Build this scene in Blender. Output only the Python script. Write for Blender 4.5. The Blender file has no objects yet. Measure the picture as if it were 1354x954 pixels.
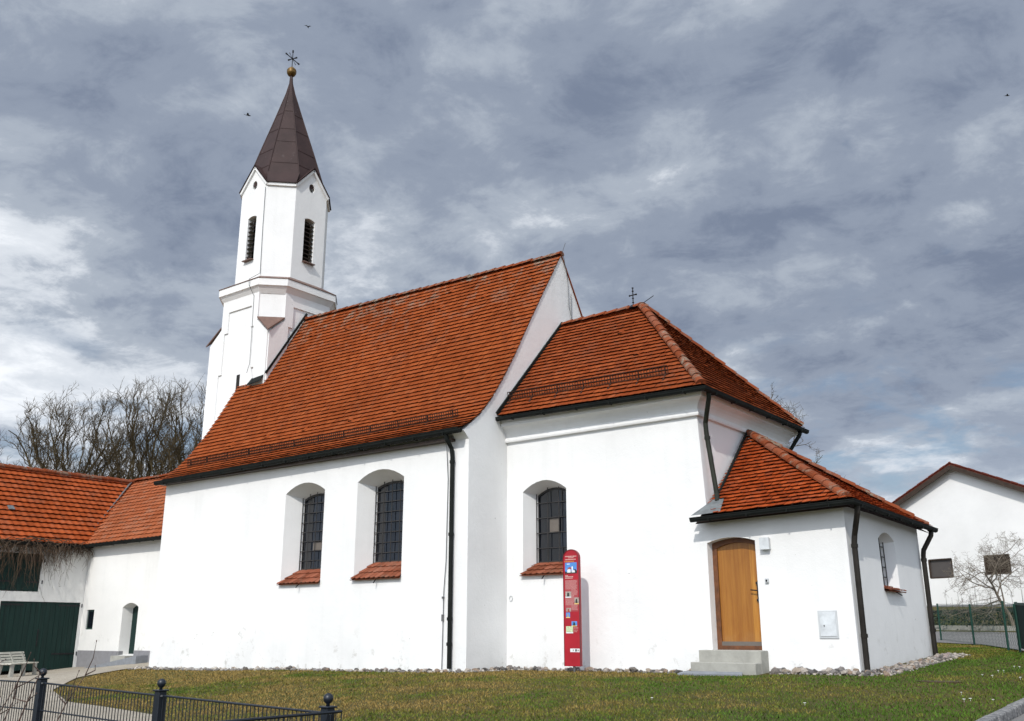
import bpy, math, random
import numpy as np
from mathutils import Vector, Matrix, noise
from mathutils.geometry import tessellate_polygon

R = math.radians
S = bpy.context.scene
COL = S.collection
rng = random.Random(7)

# ------------------------------------------------------------------ camera, sky, sun, exposure
cam = bpy.data.objects.new('camera', bpy.data.cameras.new('camera'))
COL.objects.link(cam)
cam.location = (0, 0, 0.83)
cam.rotation_euler = (R(90 + 15.862), 0, R(37.5))
cam.data.sensor_width = 36
cam.data.lens = 1260 / 1354 * 36
cam.data.clip_start = 0.1
cam.data.clip_end = 5000
S.camera = cam

SUN_EL, SUN_AZ = R(40), R(19)                       # azimuth measured from -Y towards +X
SUNDIR = Vector((math.sin(SUN_AZ) * math.cos(SUN_EL), -math.cos(SUN_AZ) * math.cos(SUN_EL), math.sin(SUN_EL)))
sun = bpy.data.objects.new('sun', bpy.data.lights.new('sun', 'SUN'))
COL.objects.link(sun)
sun.data.energy = 2.95
sun.data.angle = R(0.6)
sun.data.color = (1.0, 0.955, 0.89)
sun.rotation_euler = SUNDIR.to_track_quat('Z', 'Y').to_euler()

W = bpy.data.worlds.new('World')
S.world = W
W.use_nodes = True


def world_nodes():
    nt = W.node_tree
    N, L = nt.nodes, nt.links
    N.clear()

    def nd(t, **kw):
        n = N.new(t)
        for k, v in kw.items():
            setattr(n, k, v)
        return n

    def mth(op, a, b=None, clamp=False):
        n = nd('ShaderNodeMath', operation=op, use_clamp=clamp)
        for i, v in enumerate((a, b)):
            if v is None:
                continue
            if isinstance(v, (int, float)):
                n.inputs[i].default_value = v
            else:
                L.new(v, n.inputs[i])
        return n.outputs[0]

    def ramp(fac, stops, interp='EASE'):
        r = nd('ShaderNodeValToRGB')
        r.color_ramp.interpolation = interp
        el = r.color_ramp.elements
        while len(el) < len(stops):
            el.new(0.5)
        for e, (p, c) in zip(el, stops):
            e.position = p
            e.color = (*c, 1) if len(c) == 3 else c
        L.new(fac, r.inputs[0])
        return r.outputs[0]

    def mix(fac, a, b, typ='MIX'):
        m = nd('ShaderNodeMix', data_type='RGBA', blend_type=typ)
        for i, v in ((0, fac), (6, a), (7, b)):
            if isinstance(v, (int, float)):
                m.inputs[i].default_value = v
            elif isinstance(v, tuple):
                m.inputs[i].default_value = (*v, 1)
            else:
                L.new(v, m.inputs[i])
        return m.outputs[2]

    out = nd('ShaderNodeOutputWorld')
    bg = nd('ShaderNodeBackground')
    bg.inputs[1].default_value = 0.1
    L.new(bg.outputs[0], out.inputs[0])
    sky = nd('ShaderNodeTexSky', sky_type='NISHITA')
    sky.sun_disc = False
    sky.sun_elevation = SUN_EL
    sky.sun_rotation = math.pi - SUN_AZ
    sky.altitude = 450
    tc = nd('ShaderNodeTexCoord')
    sep = nd('ShaderNodeSeparateXYZ')
    L.new(tc.outputs['Generated'], sep.inputs[0])
    zz = mth('ADD', mth('MAXIMUM', sep.outputs[2], 0.0), 0.22)
    com = nd('ShaderNodeCombineXYZ')
    # rotate the cloud plane so that its streets run across the view
    px = mth('DIVIDE', sep.outputs[0], zz)
    py = mth('DIVIDE', sep.outputs[1], zz)
    ca, sa = math.cos(R(CLOUD_ROT)), math.sin(R(CLOUD_ROT))
    ux = mth('ADD', mth('MULTIPLY', px, ca), mth('MULTIPLY', py, sa))
    uy = mth('SUBTRACT', mth('MULTIPLY', py, ca), mth('MULTIPLY', px, sa))
    L.new(mth('MULTIPLY', ux, 0.95), com.inputs[0])
    L.new(uy, com.inputs[1])
    com.inputs[2].default_value = CLOUD_SEED

    def noise_n(scale, detail, rough, dist, off=0.0):
        n = nd('ShaderNodeTexNoise', noise_dimensions='3D')
        n.inputs['Scale'].default_value = scale
        n.inputs['Detail'].default_value = detail
        n.inputs['Roughness'].default_value = rough
        n.inputs['Distortion'].default_value = dist
        v = nd('ShaderNodeVectorMath', operation='ADD')
        L.new(com.outputs[0], v.inputs[0])
        v.inputs[1].default_value = (off, off * 1.7, off * 0.3)
        L.new(v.outputs[0], n.inputs['Vector'])
        return n.outputs[0]

    big = noise_n(0.95, 4, 0.5, 0.3)
    mid = noise_n(2.7, 12, 0.60, 0.2, 3.1)
    fine = noise_n(8.0, 10, 0.68, 0.5, 8.4)
    t = mth('ADD', mth('MULTIPLY', big, 0.58), mth('ADD', mth('MULTIPLY', mid, 0.38), mth('MULTIPLY', fine, 0.14)))
    # soft grey-blue decks ...
    cloud = ramp(t, [(0.36, (0.120, 0.150, 0.220)), (0.43, (0.160, 0.195, 0.270)), (0.49, (0.235, 0.275, 0.350)), (0.54, (0.335, 0.378, 0.445)),
                     (0.60, (0.53, 0.57, 0.625)), (0.68, (0.84, 0.865, 0.895))])
    # ... with broken, brighter puffs on their lit upper sides
    puff_t = mth('ADD', mth('MULTIPLY', big, 0.45), mth('ADD', mth('MULTIPLY', mid, 0.42), mth('MULTIPLY', fine, 0.18)))
    puffs = ramp(puff_t, [(0.52, (0, 0, 0)), (0.57, (0.35, 0.35, 0.35)), (0.65, (1, 1, 1))])
    cloud = mix(mth('MULTIPLY', puffs, 0.66), cloud, (0.82, 0.845, 0.885))
    # paler, hazier towards the horizon
    hz = ramp(sep.outputs[2], [(0.0, (1, 1, 1)), (0.28, (0, 0, 0))])
    cloud = mix(mth('MULTIPLY', hz, 0.55), cloud, (0.45, 0.51, 0.60))
    # clouds round the sun (behind the camera) glow
    dotn = nd('ShaderNodeVectorMath', operation='DOT_PRODUCT')
    L.new(tc.outputs['Generated'], dotn.inputs[0])
    dotn.inputs[1].default_value = SUNDIR
    glow = mth('POWER', mth('MAXIMUM', dotn.outputs['Value'], 0.0), 2.0)
    cl = nd('ShaderNodeVectorMath', operation='SCALE')
    L.new(cloud, cl.inputs[0])
    L.new(mth('ADD', mth('MULTIPLY', glow, 2.2), 1.0), cl.inputs['Scale'])
    cl10 = nd('ShaderNodeVectorMath', operation='SCALE')
    L.new(cl.outputs[0], cl10.inputs[0])
    cl10.inputs['Scale'].default_value = 12.8
    # blue gaps
    gapn = noise_n(1.7, 6, 0.62, 0.3, 5.3)
    gap = ramp(gapn, [(0.27, (1, 1, 1)), (0.35, (0, 0, 0))])
    hz2 = ramp(sep.outputs[2], [(0.08, (0, 0, 0)), (0.16, (1, 1, 1)), (0.36, (0.0, 0.0, 0.0))])
    gap2 = mth('MULTIPLY', ramp(noise_n(2.6, 6, 0.6, 0.3, 11.7), [(0.38, (1, 1, 1)), (0.50, (0, 0, 0))]), hz2)
    g = mth('MAXIMUM', gap, mth('MULTIPLY', gap2, 0.8))
    skyc = nd('ShaderNodeVectorMath', operation='SCALE')
    L.new(sky.outputs[0], skyc.inputs[0])
    skyc.inputs['Scale'].default_value = 0.8
    L.new(mix(g, cl10.outputs[0], skyc.outputs[0]), bg.inputs[0])


CLOUD_ROT = 15
CLOUD_SEED = 11.1
world_nodes()
S.view_settings.view_transform = 'Standard'
S.view_settings.look = 'None'
S.view_settings.exposure = -0.05
S.view_settings.gamma = 1.0
S.view_settings.use_curve_mapping = False
S.render.engine = 'CYCLES'
S.render.resolution_x, S.render.resolution_y = 1024, 721
S.cycles.max_bounces = 6
S.cycles.use_denoising = True


# ------------------------------------------------------------------ materials
class Mat:
    """small node helper"""

    def __init__(self, name, color=(0.8, 0.8, 0.8), rough=0.7, metal=0.0, spec=0.5):
        self.m = bpy.data.materials.new(name)
        self.m.use_nodes = True
        self.nt = self.m.node_tree
        self.N, self.L = self.nt.nodes, self.nt.links
        self.b = self.N['Principled BSDF']
        self.b.inputs['Base Color'].default_value = (*color, 1)
        self.b.inputs['Roughness'].default_value = rough
        self.b.inputs['Metallic'].default_value = metal
        self.b.inputs['Specular IOR Level'].default_value = spec
        self._tc = None

    def nd(self, t, **kw):
        n = self.N.new(t)
        for k, v in kw.items():
            setattr(n, k, v)
        return n

    def obj(self):
        if not self._tc:
            self._tc = self.nd('ShaderNodeTexCoord').outputs['Object']
        return self._tc

    def noise(self, scale, detail=4, rough=0.55, dist=0.0, vec=None, stretch=None):
        n = self.nd('ShaderNodeTexNoise')
        n.inputs['Scale'].default_value = scale
        n.inputs['Detail'].default_value = detail
        n.inputs['Roughness'].default_value = rough
        n.inputs['Distortion'].default_value = dist
        v = vec or self.obj()
        if stretch:
            mp = self.nd('ShaderNodeMapping')
            mp.inputs['Scale'].default_value = stretch
            self.L.new(v, mp.inputs[0])
            v = mp.outputs[0]
        self.L.new(v, n.inputs['Vector'])
        return n.outputs[0]

    def ramp(self, fac, stops, interp='LINEAR'):
        r = self.nd('ShaderNodeValToRGB')
        r.color_ramp.interpolation = interp
        el = r.color_ramp.elements
        while len(el) < len(stops):
            el.new(0.5)
        for e, (p, c) in zip(el, stops):
            e.position = p
            e.color = (c, c, c, 1) if isinstance(c, (int, float)) else (*c, 1)
        self.L.new(fac, r.inputs[0])
        return r.outputs[0]

    def mix(self, fac, a, b, typ='MIX'):
        m = self.nd('ShaderNodeMix', data_type='RGBA', blend_type=typ)
        for i, v in ((0, fac), (6, a), (7, b)):
            if isinstance(v, (int, float)):
                m.inputs[i].default_value = v
            elif isinstance(v, tuple):
                m.inputs[i].default_value = (*v, 1)
            else:
                self.L.new(v, m.inputs[i])
        return m.outputs[2]

    def math(self, op, a, b=None, clamp=False):
        n = self.nd('ShaderNodeMath', operation=op, use_clamp=clamp)
        for i, v in enumerate((a, b)):
            if v is None:
                continue
            if isinstance(v, (int, float)):
                n.inputs[i].default_value = v
            else:
                self.L.new(v, n.inputs[i])
        return n.outputs[0]

    def attr(self, name, out='Fac'):
        n = self.nd('ShaderNodeAttribute', attribute_name=name)
        return n.outputs[out]

    def z(self):
        s = self.nd('ShaderNodeSeparateXYZ')
        self.L.new(self.nd('ShaderNodeNewGeometry').outputs['Position'], s.inputs[0])
        return s.outputs[2]

    def color(self, c):
        self.L.new(c, self.b.inputs['Base Color'])
        return self

    def rough(self, c):
        self.L.new(c, self.b.inputs['Roughness'])
        return self

    def bump(self, h, strength=0.4, dist=0.02):
        b = self.nd('ShaderNodeBump')
        b.inputs['Strength'].default_value = strength
        b.inputs['Distance'].default_value = dist
        self.L.new(h, b.inputs['Height'])
        self.L.new(b.outputs[0], self.b.inputs['Normal'])
        return self


M = {}


def simple(name, color, rough=0.6, metal=0.0, var=0.15, scale=6.0, spec=0.5, bump=0.0):
    m = Mat(name, color, rough, metal, spec)
    n = m.noise(scale, 5, 0.6)
    lo = tuple(c * (1 - var) for c in color)
    hi = tuple(min(1, c * (1 + var)) for c in color)
    m.color(m.ramp(n, [(0.3, lo), (0.7, hi)]))
    if bump:
        m.bump(m.noise(scale * 4, 4), bump, 0.01)
    M[name] = m.m
    return m


def plaster(name, base=(0.80, 0.80, 0.79), coarse=0.55, fine_scale=34, dirt=True):
    m = Mat(name, base, 0.92, 0, 0.2)
    big = m.noise(0.35, 5, 0.6)
    c = m.mix(m.ramp(big, [(0.35, 0.0), (0.7, 1.0)]), tuple(b * 0.93 for b in base), tuple(min(1, b * 1.04) for b in base))
    if dirt:
        # rain streaks and a splash zone with scuffs near the ground
        streak = m.ramp(m.noise(1.0, 6, 0.6, stretch=(2.6, 2.6, 0.16)), [(0.52, 0.0), (0.80, 0.22)])
        c = m.mix(streak, c, (0.54, 0.55, 0.53))
        low = m.ramp(m.z(), [(0.0, 1.0), (1.0, 0.0)])
        scuff = m.ramp(m.noise(2.6, 7, 0.70), [(0.585, 0.0), (0.66, 0.75)])
        c = m.mix(m.math('MULTIPLY', low, scuff), c, (0.42, 0.40, 0.36))
        sx = m.nd('ShaderNodeSeparateXYZ')
        m.L.new(m.nd('ShaderNodeNewGeometry').outputs['Position'], sx.inputs[0])
        near = m.math('SUBTRACT', 1.0, m.math('DIVIDE', m.math('ABSOLUTE', m.math('ADD', sx.outputs[0], 23.4)), 2.6), True)
        band = m.ramp(m.z(), [(0.0, 0.6), (0.35, 1.0), (0.85, 0.8), (1.0, 0.0)])
        hurt = m.ramp(m.noise(3.6, 6, 0.72, 1.2), [(0.60, 0.0), (0.645, 0.9)])
        c = m.mix(m.math('MULTIPLY', m.math('MULTIPLY', near, band), hurt), c, (0.36, 0.34, 0.29))
        wash = m.ramp(m.noise(0.9, 6, 0.65, 0.4), [(0.40, 0.0), (0.75, 0.55)])
        c = m.mix(m.math('MULTIPLY', low, wash), c, (0.60, 0.61, 0.60))
        spots = m.ramp(m.noise(8.0, 2, 0.5), [(0.765, 0.0), (0.80, 0.8)])
        c = m.mix(spots, c, (0.38, 0.37, 0.35))
    m.color(c)
    h1 = m.noise(fine_scale, 4, 0.6)
    h2 = m.noise(2.2, 4, 0.55)
    hh = m.math('ADD', m.math('MULTIPLY', h1, 0.22 * coarse), m.math('MULTIPLY', h2, 0.45))
    m.bump(hh, 0.5, 0.05)
    M[name] = m.m


plaster('plaster', coarse=0.5)
plaster('rough_plaster', coarse=0.85, fine_scale=17, dirt=True)
plaster('barn_plaster', base=(0.76, 0.755, 0.73), coarse=0.7)
plaster('house_plaster', base=(0.86, 0.86, 0.85), coarse=0.3, dirt=False)
simple('grey_plinth', (0.215, 0.215, 0.225), 0.9, var=0.1, bump=0.3)


def tile_mat(name, ca, cb, cc, lichen=0.5, stain=0.5, lichen_z=None, dark=(0.07, 0.035, 0.022)):
    m = Mat(name, ca, 0.9, 0, 0.06)
    t = m.attr('tint')
    c = m.ramp(t, [(0.0, tuple(x * 0.85 for x in ca)), (0.2, ca), (0.6, cb), (0.95, cc)])
    pat = m.ramp(m.noise(0.55, 6, 0.62, 0.5), [(0.38, 0.0), (0.68, 1.0)])
    c = m.mix(m.math('MULTIPLY', pat, 0.42), c, tuple(x * 0.62 for x in ca))
    moss = m.ramp(m.noise(0.9, 4, 0.6, 0.3), [(0.40, 0.35), (0.62, 1.0)])
    sp = m.math('MULTIPLY', moss, m.ramp(m.noise(8.0, 6, 0.75), [(0.50, 0.0), (0.66, stain)]))
    c = m.mix(sp, c, dark)
    if lichen:
        # lichen grows tile by tile: noise on world position times the tint of the tile
        li = m.ramp(m.noise(1.5, 6, 0.72, 0.8), [(0.50, 0.0), (0.60, 1.0)])
        lf = m.ramp(m.noise(11.0, 4, 0.7), [(0.40, 0.0), (0.56, 1.0)])
        f = m.math('MULTIPLY', m.math('MULTIPLY', li, lf), lichen)
        if lichen_z:
            zf = m.ramp(m.math('DIVIDE', m.math('SUBTRACT', m.z(), lichen_z[0]), lichen_z[1] - lichen_z[0], True), [(0.0, 0.06), (0.55, 0.30), (1.0, 1.0)])
            f = m.math('MULTIPLY', f, zf)
        c = m.mix(f, c, (0.22, 0.20, 0.155))
    m.color(c)
    m.bump(m.noise(30, 4, 0.6), 0.35, 0.01)
    M[name] = m.m


tile_mat('nave_tile', (0.245, 0.054, 0.014), (0.272, 0.062, 0.0165), (0.300, 0.074, 0.021), 0.9, 0.35, (8.3, 11.1))
tile_mat('choir_tile', (0.225, 0.047, 0.013), (0.255, 0.055, 0.015), (0.29, 0.068, 0.020), 0.10, 0.5)
tile_mat('porch_tile', (0.275, 0.046, 0.010), (0.33, 0.058, 0.013), (0.38, 0.074, 0.019), 0.12, 0.9, dark=(0.032, 0.020, 0.013))
tile_mat('ridge_tile', (0.21, 0.052, 0.020), (0.24, 0.064, 0.026), (0.23, 0.085, 0.050), 0.8, 0.6)
tile_mat('barn_tile', (0.29, 0.060, 0.016), (0.33, 0.069, 0.019), (0.36, 0.080, 0.024), 0.15, 0.25)
tile_mat('wing_tile', (0.29, 0.082, 0.032), (0.32, 0.095, 0.039), (0.35, 0.11, 0.048), 0.35, 0.18)
tile_mat('house_tile', (0.15, 0.038, 0.026), (0.17, 0.045, 0.03), (0.20, 0.055, 0.036), 0.0, 0.2)
tile_mat('sill_tile', (0.19, 0.058, 0.030), (0.25, 0.078, 0.042), (0.30, 0.105, 0.062), 0.25, 0.5)
simple('under_roof', (0.05, 0.03, 0.022), 0.95, var=0.3)
simple('gutter_metal', (0.010, 0.012, 0.011), 0.65, 0.0, var=0.35, scale=3, spec=0.12)
simple('pipe_metal', (0.024, 0.027, 0.020), 0.6, 0.0, var=0.35, scale=2.5, spec=0.2)
simple('pipe_brown', (0.020, 0.017, 0.014), 0.6, 0.0, var=0.4, scale=2.5, spec=0.2)
simple('copper_brown', (0.155, 0.088, 0.066), 0.5, 0.2, var=0.2, scale=5)
simple('snow_guard', (0.040, 0.020, 0.014), 0.8, 0.0, var=0.3, scale=9, spec=0.1)
simple('lead', (0.17, 0.185, 0.19), 0.55, 0.4, var=0.3, scale=5)
simple('black_iron', (0.018, 0.018, 0.020), 0.5, 0.5, var=0.4, scale=9)
simple('window_iron', (0.040, 0.037, 0.035), 0.6, 0.3, var=0.35, scale=9)
simple('door_frame_wood', (0.13, 0.046, 0.014), 0.55, var=0.4, scale=7)
simple('dark_wood', (0.040, 0.024, 0.015), 0.6, var=0.4, scale=8)
simple('louvre_wood', (0.022, 0.014, 0.010), 0.7, var=0.4, scale=8, spec=0.2)
simple('dark_void', (0.012, 0.011, 0.010), 0.9, var=0.2)
simple('concrete', (0.33, 0.325, 0.29), 0.9, var=0.14, scale=5, bump=0.4)
simple('slab_grey', (0.20, 0.215, 0.235), 0.8, var=0.15, scale=6)
simple('wire', (0.20, 0.20, 0.20), 0.4, 0.8, var=0.1)
simple('light_grey_paint', (0.52, 0.54, 0.55), 0.4, 0.0, var=0.08, scale=4)
simple('meter_grey', (0.60, 0.63, 0.65), 0.5, 0.0, var=0.2, scale=5)
simple('sign_edge', (0.16, 0.008, 0.014), 0.4, var=0.1)
simple('green_paint', (0.006, 0.035, 0.026), 0.6, var=0.4, scale=4)
simple('fence_paint', (0.007, 0.011, 0.018), 0.42, 0.0, var=0.25, scale=6)
simple('green_wire', (0.006, 0.050, 0.032), 0.5, 0.2, var=0.2)
simple('bench_wood', (0.56, 0.55, 0.48), 0.7, var=0.15, scale=9)
simple('bark', (0.062, 0.046, 0.018), 0.95, var=0.4, scale=5)
simple('dark_bark', (0.062, 0.044, 0.019), 0.95, var=0.4, scale=5)
simple('pale_bark', (0.15, 0.125, 0.095), 0.95, var=0.35, scale=9)
simple('vine_bark', (0.072, 0.045, 0.026), 0.95, var=0.4, scale=9)
simple('reddish_twig', (0.075, 0.045, 0.035), 0.8, var=0.4, scale=9)
simple('hedge_leaf', (0.013, 0.024, 0.010), 0.7, var=0.5, scale=2)
simple('needle', (0.03, 0.075, 0.02), 0.6, var=0.4, scale=2)
simple('window_grey', (0.085, 0.076, 0.072), 0.25, var=0.12, scale=2)
simple('dark_pane', (0.035, 0.026, 0.020), 0.2, var=0.5, scale=2)
simple('rail_dark', (0.03, 0.032, 0.035), 0.6, 0.3, var=0.2)
simple('white_petal', (0.82, 0.82, 0.78), 0.6, var=0.04)
simple('bird_black', (0.02, 0.02, 0.022), 0.7, var=0.2)
simple('brass', (0.15, 0.085, 0.018), 0.45, 0.5, var=0.35, scale=7)
simple('panel_beige', (0.13, 0.112, 0.095), 0.6, var=0.08)


def glass_mat():
    m = Mat('glass', (0.005, 0.007, 0.011), 0.04, 0, 0.75)
    m.bump(m.noise(3.0, 2), 0.12, 0.02)
    M['glass'] = m.m


glass_mat()


def spire_mat():
    m = Mat('spire_copper', (0.05, 0.03, 0.027), 0.6, 0.0, 0.2)
    n = m.noise(1.4, 6, 0.6)
    c = m.ramp(n, [(0.3, (0.030, 0.0165, 0.0155)), (0.7, (0.048, 0.027, 0.025))])
    d = m.ramp(m.noise(4.5, 7, 0.75, 0.5, stretch=(1, 1, 0.6)), [(0.62, 0.0), (0.72, 0.75)])
    zf = m.ramp(m.math('DIVIDE', m.math('SUBTRACT', m.z(), 16.5), 5.0, True), [(0.1, 0.1), (0.6, 1.0)])
    c = m.mix(m.math('MULTIPLY', d, zf), c, (0.30, 0.27, 0.26))
    m.color(c)
    M['spire_copper'] = m.m


spire_mat()


def door_mat():
    m = Mat('door_wood', (0.42, 0.19, 0.045), 0.42, 0, 0.5)
    v = m.attr('tint')
    g = m.noise(1.0, 6, 0.6, 0.8, stretch=(26, 26, 0.9))
    c = m.ramp(g, [(0.25, (0.29, 0.105, 0.013)), (0.5, (0.43, 0.185, 0.026)), (0.8, (0.54, 0.26, 0.046))])
    c = m.mix(m.math('MULTIPLY', v, 0.75), c, (0.22, 0.075, 0.009))
    kn = m.ramp(m.noise(1.0, 4, 0.6, 0.6, stretch=(3, 3, 0.8)), [(0.45, 0.0), (0.72, 0.5)])
    c = m.mix(kn, c, (0.20, 0.062, 0.008))
    low = m.ramp(m.z(), [(0.5, 0.5), (0.85, 0.0)])
    c = m.mix(m.math('MULTIPLY', low, m.ramp(m.noise(3, 5), [(0.4, 0.0), (0.7, 0.7)])), c, (0.42, 0.31, 0.17))
    m.color(c)
    m.bump(g, 0.15, 0.01)
    M['door_wood'] = m.m


door_mat()


def gate_mat():
    m = Mat('gate_green', (0.01, 0.055, 0.04), 0.7, 0, 0.3)
    g = m.noise(1.0, 6, 0.65, 0.6, stretch=(14, 14, 0.5))
    c = m.ramp(g, [(0.3, (0.003, 0.014, 0.012)), (0.55, (0.0045, 0.024, 0.020)), (0.8, (0.008, 0.040, 0.031))])
    m.color(c)
    m.bump(g, 0.3, 0.01)
    M['gate_green'] = m.m


gate_mat()


def ground_mats():
    m = Mat('lawn', (0.07, 0.07, 0.02), 0.95, 0, 0.15)
    n1 = m.noise(0.28, 5, 0.6)
    n2 = m.noise(2.6, 6, 0.65)
    n3 = m.noise(22, 4, 0.7)
    c = m.ramp(n1, [(0.36, (0.105, 0.082, 0.030)), (0.5, (0.085, 0.078, 0.024)), (0.64, (0.050, 0.070, 0.014))])
    c = m.mix(m.ramp(n2, [(0.42, 0.0), (0.7, 0.75)]), c, (0.12, 0.092, 0.040))
    c = m.mix(m.ramp(n3, [(0.4, 0.0), (0.75, 0.8)]), c, (0.035, 0.034, 0.012))
    m.color(c)
    m.bump(n3, 0.8, 0.05)
    M['lawn'] = m.m
    g = Mat('gravel', (0.3, 0.27, 0.22), 0.95, 0, 0.2)
    v = g.nd('ShaderNodeTexVoronoi')
    v.inputs['Scale'].default_value = 28
    g.L.new(g.obj(), v.inputs['Vector'])
    c = g.ramp(g.noise(1.2, 6, 0.65), [(0.3, (0.26, 0.225, 0.175)), (0.7, (0.46, 0.41, 0.33))])
    c = g.mix(0.5, c, g.ramp(g.noise(30, 3), [(0.3, (0.16, 0.14, 0.12)), (0.7, (0.46, 0.42, 0.35))]))
    g.color(c)
    g.bump(v.outputs['Distance'], 0.7, 0.03)
    M['gravel'] = g.m
    a = Mat('asphalt', (0.12, 0.115, 0.115), 0.9, 0, 0.3)
    c = a.ramp(a.noise(0.8, 6, 0.65), [(0.3, (0.13, 0.125, 0.122)), (0.7, (0.20, 0.19, 0.185))])
    c = a.mix(0.4, c, a.ramp(a.noise(60, 3), [(0.3, (0.08, 0.08, 0.08)), (0.7, (0.28, 0.27, 0.26))]))
    a.color(c)
    a.bump(a.noise(80, 3), 0.5, 0.01)
    M['asphalt'] = a.m
    k = Mat('kerb_granite', (0.3, 0.3, 0.3), 0.85, 0, 0.3)
    c = k.ramp(k.noise(14, 6, 0.75), [(0.3, (0.06, 0.06, 0.065)), (0.5, (0.17, 0.17, 0.17)), (0.7, (0.36, 0.35, 0.34))])
    k.color(c)
    k.bump(k.noise(25, 4), 0.8, 0.02)
    M['kerb_granite'] = k.m
    b = Mat('grass_blade', (0.08, 0.08, 0.02), 0.8, 0, 0.2)
    b.color(b.attr('tint', 'Color'))
    M['grass_blade'] = b.m
    s = Mat('stone', (0.3, 0.28, 0.25), 0.9, 0, 0.3)
    oi = s.nd('ShaderNodeObjectInfo').outputs['Random']
    c = s.ramp(oi, [(0.0, (0.15, 0.13, 0.115)), (0.16, (0.33, 0.27, 0.21)), (0.34, (0.20, 0.185, 0.175)), (0.5, (0.42, 0.37, 0.32)),
                    (0.62, (0.085, 0.08, 0.078)), (0.78, (0.27, 0.19, 0.13)), (0.9, (0.34, 0.27, 0.25))], 'CONSTANT')
    c = s.mix(s.ramp(s.noise(9, 5), [(0.35, 0.0), (0.7, 0.6)]), c, (0.17, 0.155, 0.14))
    s.color(c)
    s.bump(s.noise(20, 4), 0.5, 0.02)
    M['stone'] = s.m
    r = Mat('rubble', (0.3, 0.28, 0.25), 0.9, 0, 0.3)
    t = r.attr('tint')
    c = r.ramp(t, [(0.0, (0.18, 0.165, 0.15)), (0.25, (0.36, 0.32, 0.27)), (0.5, (0.25, 0.235, 0.22)), (0.75, (0.42, 0.38, 0.33)), (0.9, (0.13, 0.12, 0.115))], 'CONSTANT')
    r.color(c)
    r.bump(r.noise(20, 4), 0.5, 0.02)
    M['rubble'] = r.m


ground_mats()


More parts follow.
